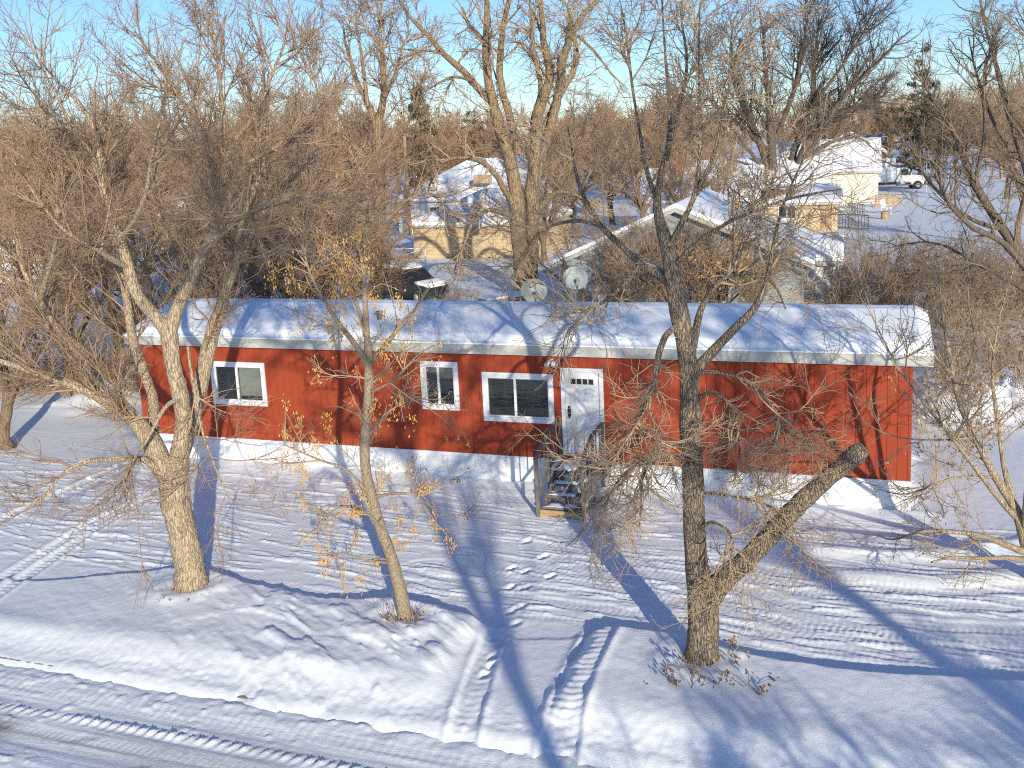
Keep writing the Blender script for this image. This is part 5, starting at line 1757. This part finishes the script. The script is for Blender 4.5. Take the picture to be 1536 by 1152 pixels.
# ---- invented pole in place of what is probably a building edge
pb = gp(616, 352)
po = empty('stand_in_pole', 'invented tan pole standing for a building edge between the white house and tan garage', 'pole', pb)
ht = float(atY(615, 196, pb[1])[2] - pb[2])
MB().bar((0, 0, -.3), (0, 0, ht), .30, k=12).build('shaft', M['wood_tan'], po)
MB().bar((-.9, 0, ht - .5), (.9, 0, ht - .5), .12).build('crossarm', M['wood_grey'], po)
for x in (-.8, -.3, .3, .8):
    MB().bar((x, 0, ht - .44), (x, 0, ht - .28), .09, k=8).build('insulator', M['metal'], po)

# ---- satellite dishes
def dish(label, px, py, Y, rad, mark):
    c_ = atY(px, py, Y)
    b_ = np.array([c_[0], c_[1], gh(c_[0], c_[1])])
    root = empty('satellite_dish', label, 'satellite dish', b_)
    hz = c_[2] - b_[2]
    MB().bar((0, .25, -.2), (0, .12, hz - .1), .06, k=10).build('mast', M['metal'], root)
    dirv = Vector((.22, -.93, .34)).normalized()
    q = dirv.to_track_quat('Z', 'Y').to_matrix()
    vs, fs = [], []
    for back in (0, 1):
        for i in range(7):
            for j in range(32):
                rr, a = rad * i / 6, 2 * math.pi * j / 32
                v = q @ Vector((rr * math.cos(a), rr * math.sin(a) * .92, .28 * rr * rr / rad - .015 * back))
                vs.append((v.x, v.y, v.z + hz))
    for back in (0, 1):
        o_ = back * 224
        for i in range(6):
            for j in range(32):
                f = (o_ + i * 32 + j, o_ + i * 32 + (j + 1) % 32, o_ + (i + 1) * 32 + (j + 1) % 32, o_ + (i + 1) * 32 + j)
                fs.append(f if not back else f[::-1])
    for j in range(32):
        fs.append((192 + j, 192 + (j + 1) % 32, 224 + 192 + (j + 1) % 32, 224 + 192 + j))
    d_ = MB().add(vs, fs, True).build('reflector', M['dish'], root)
    a0 = q @ Vector((0, -rad * .9, .25 * rad))
    a1 = q @ Vector((0, -rad * .35, rad * 1.05))
    MB().bar((a0.x, a0.y, a0.z + hz), (a1.x, a1.y, a1.z + hz), .035, k=8).build('feed_arm', M['metal'], root)
    MB().bar((a1.x, a1.y, a1.z + hz), tuple((a1 + (q @ Vector((0, .06, -.10))))[i] + (hz if i == 2 else 0) for i in range(3)), .10, k=10).build('feed_horn', M['dish'], root)
    if mark:
        cu = bpy.data.curves.new('logo', 'FONT')
        cu.body = 'DJ'
        cu.size = rad * .62
        cu.extrude = .001
        tmp = bpy.data.objects.new('tmp', cu)
        COL.objects.link(tmp)
        bpy.context.view_layer.update()
        me = bpy.data.meshes.new_from_object(tmp.evaluated_get(bpy.context.evaluated_depsgraph_get()))
        COL.objects.unlink(tmp)
        bpy.data.objects.remove(tmp)
        for v in me.vertices:
            x, y = v.co.x - rad * .32, v.co.y + rad * .28
            rr2 = x * x + y * y
            w_ = q @ Vector((x, y, .28 * rr2 / rad + .006 + v.co.z))
            v.co = (w_.x, w_.y, w_.z + hz)
        me.materials.clear()
        me.materials.append(M['seal'])
        link(bpy.data.objects.new('logo', me), d_)


dish('grey satellite dish with dark letters standing nearest behind the home roof', 800, 437, 28.6, .40, True)
dish('pale plain satellite dish right of and above the lettered dish', 862, 418, 30.5, .41, False)

# ---- snow-covered lumber beside the dishes
lp = atY(762, 445, 30.5)
lu = empty('lumber_stack', 'snow dusted lumber stack sticking out beside the lettered dish', 'lumber', (lp[0], lp[1], gh(lp[0], lp[1])), .5)
zz = lp[2] - gh(lp[0], lp[1])
lm = MB()
for i in range(4):
    for j in range(3):
        lm.box(-.9, .9 - .07 * ((i + j) % 3), -.32 + i * .17, -.32 + i * .17 + .15, zz - .3 + j * .1, zz - .3 + j * .1 + .09)
lm.build('boards', M['wood_tan'], lu)
lg = MB()
for x in (-.7, .6):
    lg.box(x, x + .12, -.3, .32, -.2, zz - .301)
lg.build('supports', mat_noise('teal_steel', (.02, .09, .1), (.04, .13, .14), 4, .6), lu)
MB().box(-.92, .85, -.34, .36, zz + .0, zz + .09).build('snow_cover', M['snow_roof'], lu, .035)

# ---- box truck
tb_ = gp(1352, 284)
tk = empty('box_truck', 'white box truck with its cab facing right parked beside the sunlit white house', 'truck', tb_, -.10)
MB().box(-6.6, -1.05, -1.2, 1.2, 1.05, 3.75).build('cargo_box', M['truck'], tk, .04)
fr = MB()
for z in (1.02, 3.72):
    fr.box(-6.62, -1.03, -1.23, -1.2005, z, z + .1)
for x in (-6.62, -1.14):
    fr.box(x, x + .11, -1.232, -1.2005, 1.121, 3.719)
fr.build('box_trim', M['metal'], tk)
MB().box(-6.5, 2.6, -.45, .45, .62, .86).build('chassis', M['iron'], tk)
cb = MB()
cb.prism([(-.9, .85), (.62, .85), (1.0, 1.55), (.62, 2.45), (.35, 2.62), (-.9, 2.62)], -1.05, 1.05)
cb.prism([(.66, .8), (2.35, .8), (2.5, 1.2), (2.4, 1.52), (.98, 1.75)], -.95, .95)
cab = cb.build('cab', M['truck'], tk, .06)
gl_ = MB()
gl_.prism([(-.35, 1.72), (.55, 1.72), (.52, 2.0), (.38, 2.4), (-.35, 2.4)], -1.07, -1.055)
gl_.add([(1.0, -.9, 1.68), (1.0, .9, 1.68), (.70, .9, 2.38), (.70, -.9, 2.38)], [(0, 1, 2, 3)])
gl_.build('cab_window', M['seal'], cab)
dr = MB().box(-.48, -.44, -1.066, -1.053, .95, 2.5).box(.60, .63, -1.066, -1.053, .95, 1.68).box(-.34, -.2, -1.10, -1.053, 1.5, 1.56)
dr.build('door', M['metal'], cab)
for y in (-1.16, 1.16):
    MB().box(.62, .72, y - .09, y + .09, 1.7, 2.2).build('mirror', M['iron'], cab, .02)
MB().box(2.42, 2.62, -1.1, 1.1, .5, .82).build('bumper', M['iron'], tk, .04)
gr_ = MB()
for i in range(5):
    gr_.box(2.44 - i * .003, 2.475 - i * .003, -.5, .5, .9 + i * .1, .97 + i * .1)
gr_.build('grille', M['metal'], tk)
for y in (-.78, .78):
    MB().box(2.36, 2.50, y - .16, y + .16, .98, 1.22).build('headlight', M['glass'], tk, .03)
for x in (1.55, -4.6):
    for y in (-1.0, .78):
        wt = MB().bar((x, y - .14, .5), (x, y + .14, .5), 1.0, k=24).build('wheel', M['tyre'], tk)
        MB().bar((x, y - .16, .5), (x, y + .16, .5), .52, k=16).bar((x, y - .18, .5), (x, y + .18, .5), .2, k=10).build('rim', M['metal'], wt)
fd = MB()
for y in (-1.0, .82):
    n_ = 10
    for i in range(n_):
        a0, a1 = math.pi * i / n_, math.pi * (i + 1) / n_
        fd.bar((1.55 + .62 * math.cos(a0), y + .05, .5 + .62 * math.sin(a0)), (1.55 + .62 * math.cos(a1), y + .05, .5 + .62 * math.sin(a1)), .08, .3)
fd.build('fender', M['truck'], tk)
MB().bar((-.85, -.95, .75), (.1, -.95, .75), .5, k=16).build('fuel_tank', M['metal'], tk)

# ---- odds and ends in the neighbour's yard
pp = gp(1327, 310)
for i in range(2):
    pl_ = empty('wooden_pallet', ('orange brown wooden pallet leaning at the corner of the sunlit white house', 'second wooden pallet right of the first one near the garden chair')[i], 'pallet', pp + np.array([i * 1.25 - .9, i * .3, 0]), -.15 * i)
    d_ = MB()
    for j in range(6):
        d_.box(0, 1.1, -.02, .02, .05 + j * .2, .05 + j * .2 + .14)
    d_.build('deck', M['wood_tan'], pl_)
    d_ = MB()
    for x in (.0, .5, 1.0):
        d_.box(x, x + .1, .021, .12, 0, 1.2)
    d_.build('stringers', M['wood_tan'], pl_)
cp = gp(1329, 320)
gc = empty('garden_chair', 'white garden chair standing in the snow in front of the pallets', 'chair', cp, .5)
MB().box(-.32, .32, -.3, .3, .5, .56).build('seat', M['white'], gc)
MB().hexa([(-.32, .26, .56), (.32, .26, .56), (.32, .31, .56), (-.32, .31, .56), (-.32, .42, 1.25), (.32, .42, 1.25), (.32, .47, 1.25), (-.32, .47, 1.25)]).build('backrest', M['white'], gc)
for x in (-.29, .29):
    for y in (-.27, .27):
        MB().box(x - .03, x + .03, y - .03, y + .03, -.05, .499).build('leg', M['white'], gc)
    MB().box(x - .04, x + .04, -.3, .34, .78, .83).build('armrest', M['white'], gc)
bp = gp(1327, 328)
bn = empty('wooden_stump', 'tan wooden stump in the snow below the garden chair', 'stump', bp)
MB().bar((0, 0, -.1), (0, 0, .62), .62, k=14).build('log', M['wood_tan'], bn)
MB().bar((0, 0, .621), (0, 0, .70), .6, k=14).build('snow_cap', M['snow_roof'], bn)


def railing(label, p0, p1, h=1.0):
    p0, p1 = np.array(p0), np.array(p1)
    root = empty('porch_railing', label, 'railing', p0)
    v = p1 - p0
    MB().bar((0, 0, h), tuple(v + [0, 0, h]), .06).build('handrail', M['iron'], root)
    MB().bar((0, 0, .15), tuple(v + [0, 0, .15]), .045).build('lower_rail', M['iron'], root)
    L = np.linalg.norm(v)
    n_ = max(3, int(L / .25))
    for i in range(n_ + 1):
        q_ = v * i / n_
        MB().bar(tuple(q_ + [0, 0, -.1 if i in (0, n_) else .15]), tuple(q_ + [0, 0, h]), .05 if i in (0, n_) else .035).build('post' if i in (0, n_) else 'baluster', M['iron'], root)


railing('black iron railing nearest the hedge below the annex door', gp(1254, 344), gp(1302, 346), 1.15)
railing('black iron railing beside the sunlit white end wall', gp(1272, 322), gp(1296, 325), 1.1)
for px, py, lab in ((1389, 288, 'thin white marker post standing in the snowy lane right of the truck'), (1422, 284, 'short white marker post farther right along the lane')):
    q_ = gp(px, py)
    o = MB().bar((0, 0, -.2), (0, 0, 3.6 if px < 1400 else 2.0), .09, k=8).build('marker_post', M['white'])
    o.location = q_
    tag(o, lab, 'post')
# fence of thin posts and wire right of the home
f0, f1 = gp(1398, 478), gp(1600, 470)
fe = empty('wire_fence', 'thin wire fence on slim posts between the hedge and the home', 'fence', f0)
v_f = f1 - f0
for i in range(6):
    q_ = v_f * i / 5
    MB().bar(tuple(q_ + [0, 0, -.2]), tuple(q_ + [0, 0, 1.3]), .07, k=6).build('post', M['metal'], fe)
wr = MB()
for z in (.4, .8, 1.2):
    wr.bar((0, 0, z), tuple(v_f + [0, 0, z]), .016)
wr.build('wire', M['metal'], fe)

# ================================================================== CAMERA, SUN, SKY
cam = bpy.data.cameras.new('camera')
co = link(bpy.data.objects.new('camera', cam))
cam.sensor_width = 36
cam.lens = F / 1536 * 36
cam.shift_y = -(576 - CY) / 1536
cam.clip_start, cam.clip_end = .1, 20000
# image-roll ROL turns the picture by +ROL (clockwise in pixels)
fwd = Vector((0, math.cos(PIT), -math.sin(PIT)))
rgt = Vector((1, 0, 0))
up = rgt.cross(fwd)
c, s = math.cos(ROL), math.sin(ROL)
# pixel x axis in world: u = c*dx + s*dy  (dy points down)
ex = rgt * c + (-up) * (-s)
ey = rgt * s + (-up) * c
mat = Matrix(((ex.x, -ey.x, -fwd.x), (ex.y, -ey.y, -fwd.y), (ex.z, -ey.z, -fwd.z))).to_4x4()
mat.translation = (0, 0, CH)
co.matrix_world = mat
scene.camera = co

sun = bpy.data.lights.new('sun', 'SUN')
sun.energy = 5.0
sun.angle = R(.5)
sun.color = (1.0, .925, .75)
so_ = link(bpy.data.objects.new('sun', sun))
sd = Vector((math.sin(SUN_AZ) * math.cos(SUN_EL), -math.cos(SUN_AZ) * math.cos(SUN_EL), math.sin(SUN_EL)))
so_.rotation_euler = sd.to_track_quat('Z', 'Y').to_euler()
so_.location = sd * 60
w = bpy.data.worlds.new('World')
scene.world = w
w.use_nodes = True
nt = w.node_tree
bg = nt.nodes['Background']
sky = nt.nodes.new('ShaderNodeTexSky')
sky.sky_type = 'NISHITA'
sky.sun_disc = False
sky.sun_elevation = SUN_EL
sky.sun_rotation = math.atan2(sd.x, sd.y)
sky.air_density = 1.0
sky.dust_density = 0.0
sky.ozone_density = 3.8
tint = nt.nodes.new('ShaderNodeMix')
tint.data_type = 'RGBA'
tint.blend_type = 'MULTIPLY'
tint.inputs['Factor'].default_value = 1
tint.inputs['B'].default_value = (.88, .96, 1.14, 1)
nt.links.new(sky.outputs[0], tint.inputs['A'])
nt.links.new(tint.outputs['Result'], bg.inputs['Color'])
bg.inputs['Strength'].default_value = .15
scene.view_settings.view_transform = 'Standard'
scene.view_settings.look = 'None'
scene.view_settings.exposure = 0
scene.render.engine = 'CYCLES'
scene.cycles.max_bounces = 6
scene.cycles.diffuse_bounces = 3
scene.cycles.transparent_max_bounces = 12
scene.cycles.filter_width = 1.1
scene.cycles.use_denoising = False
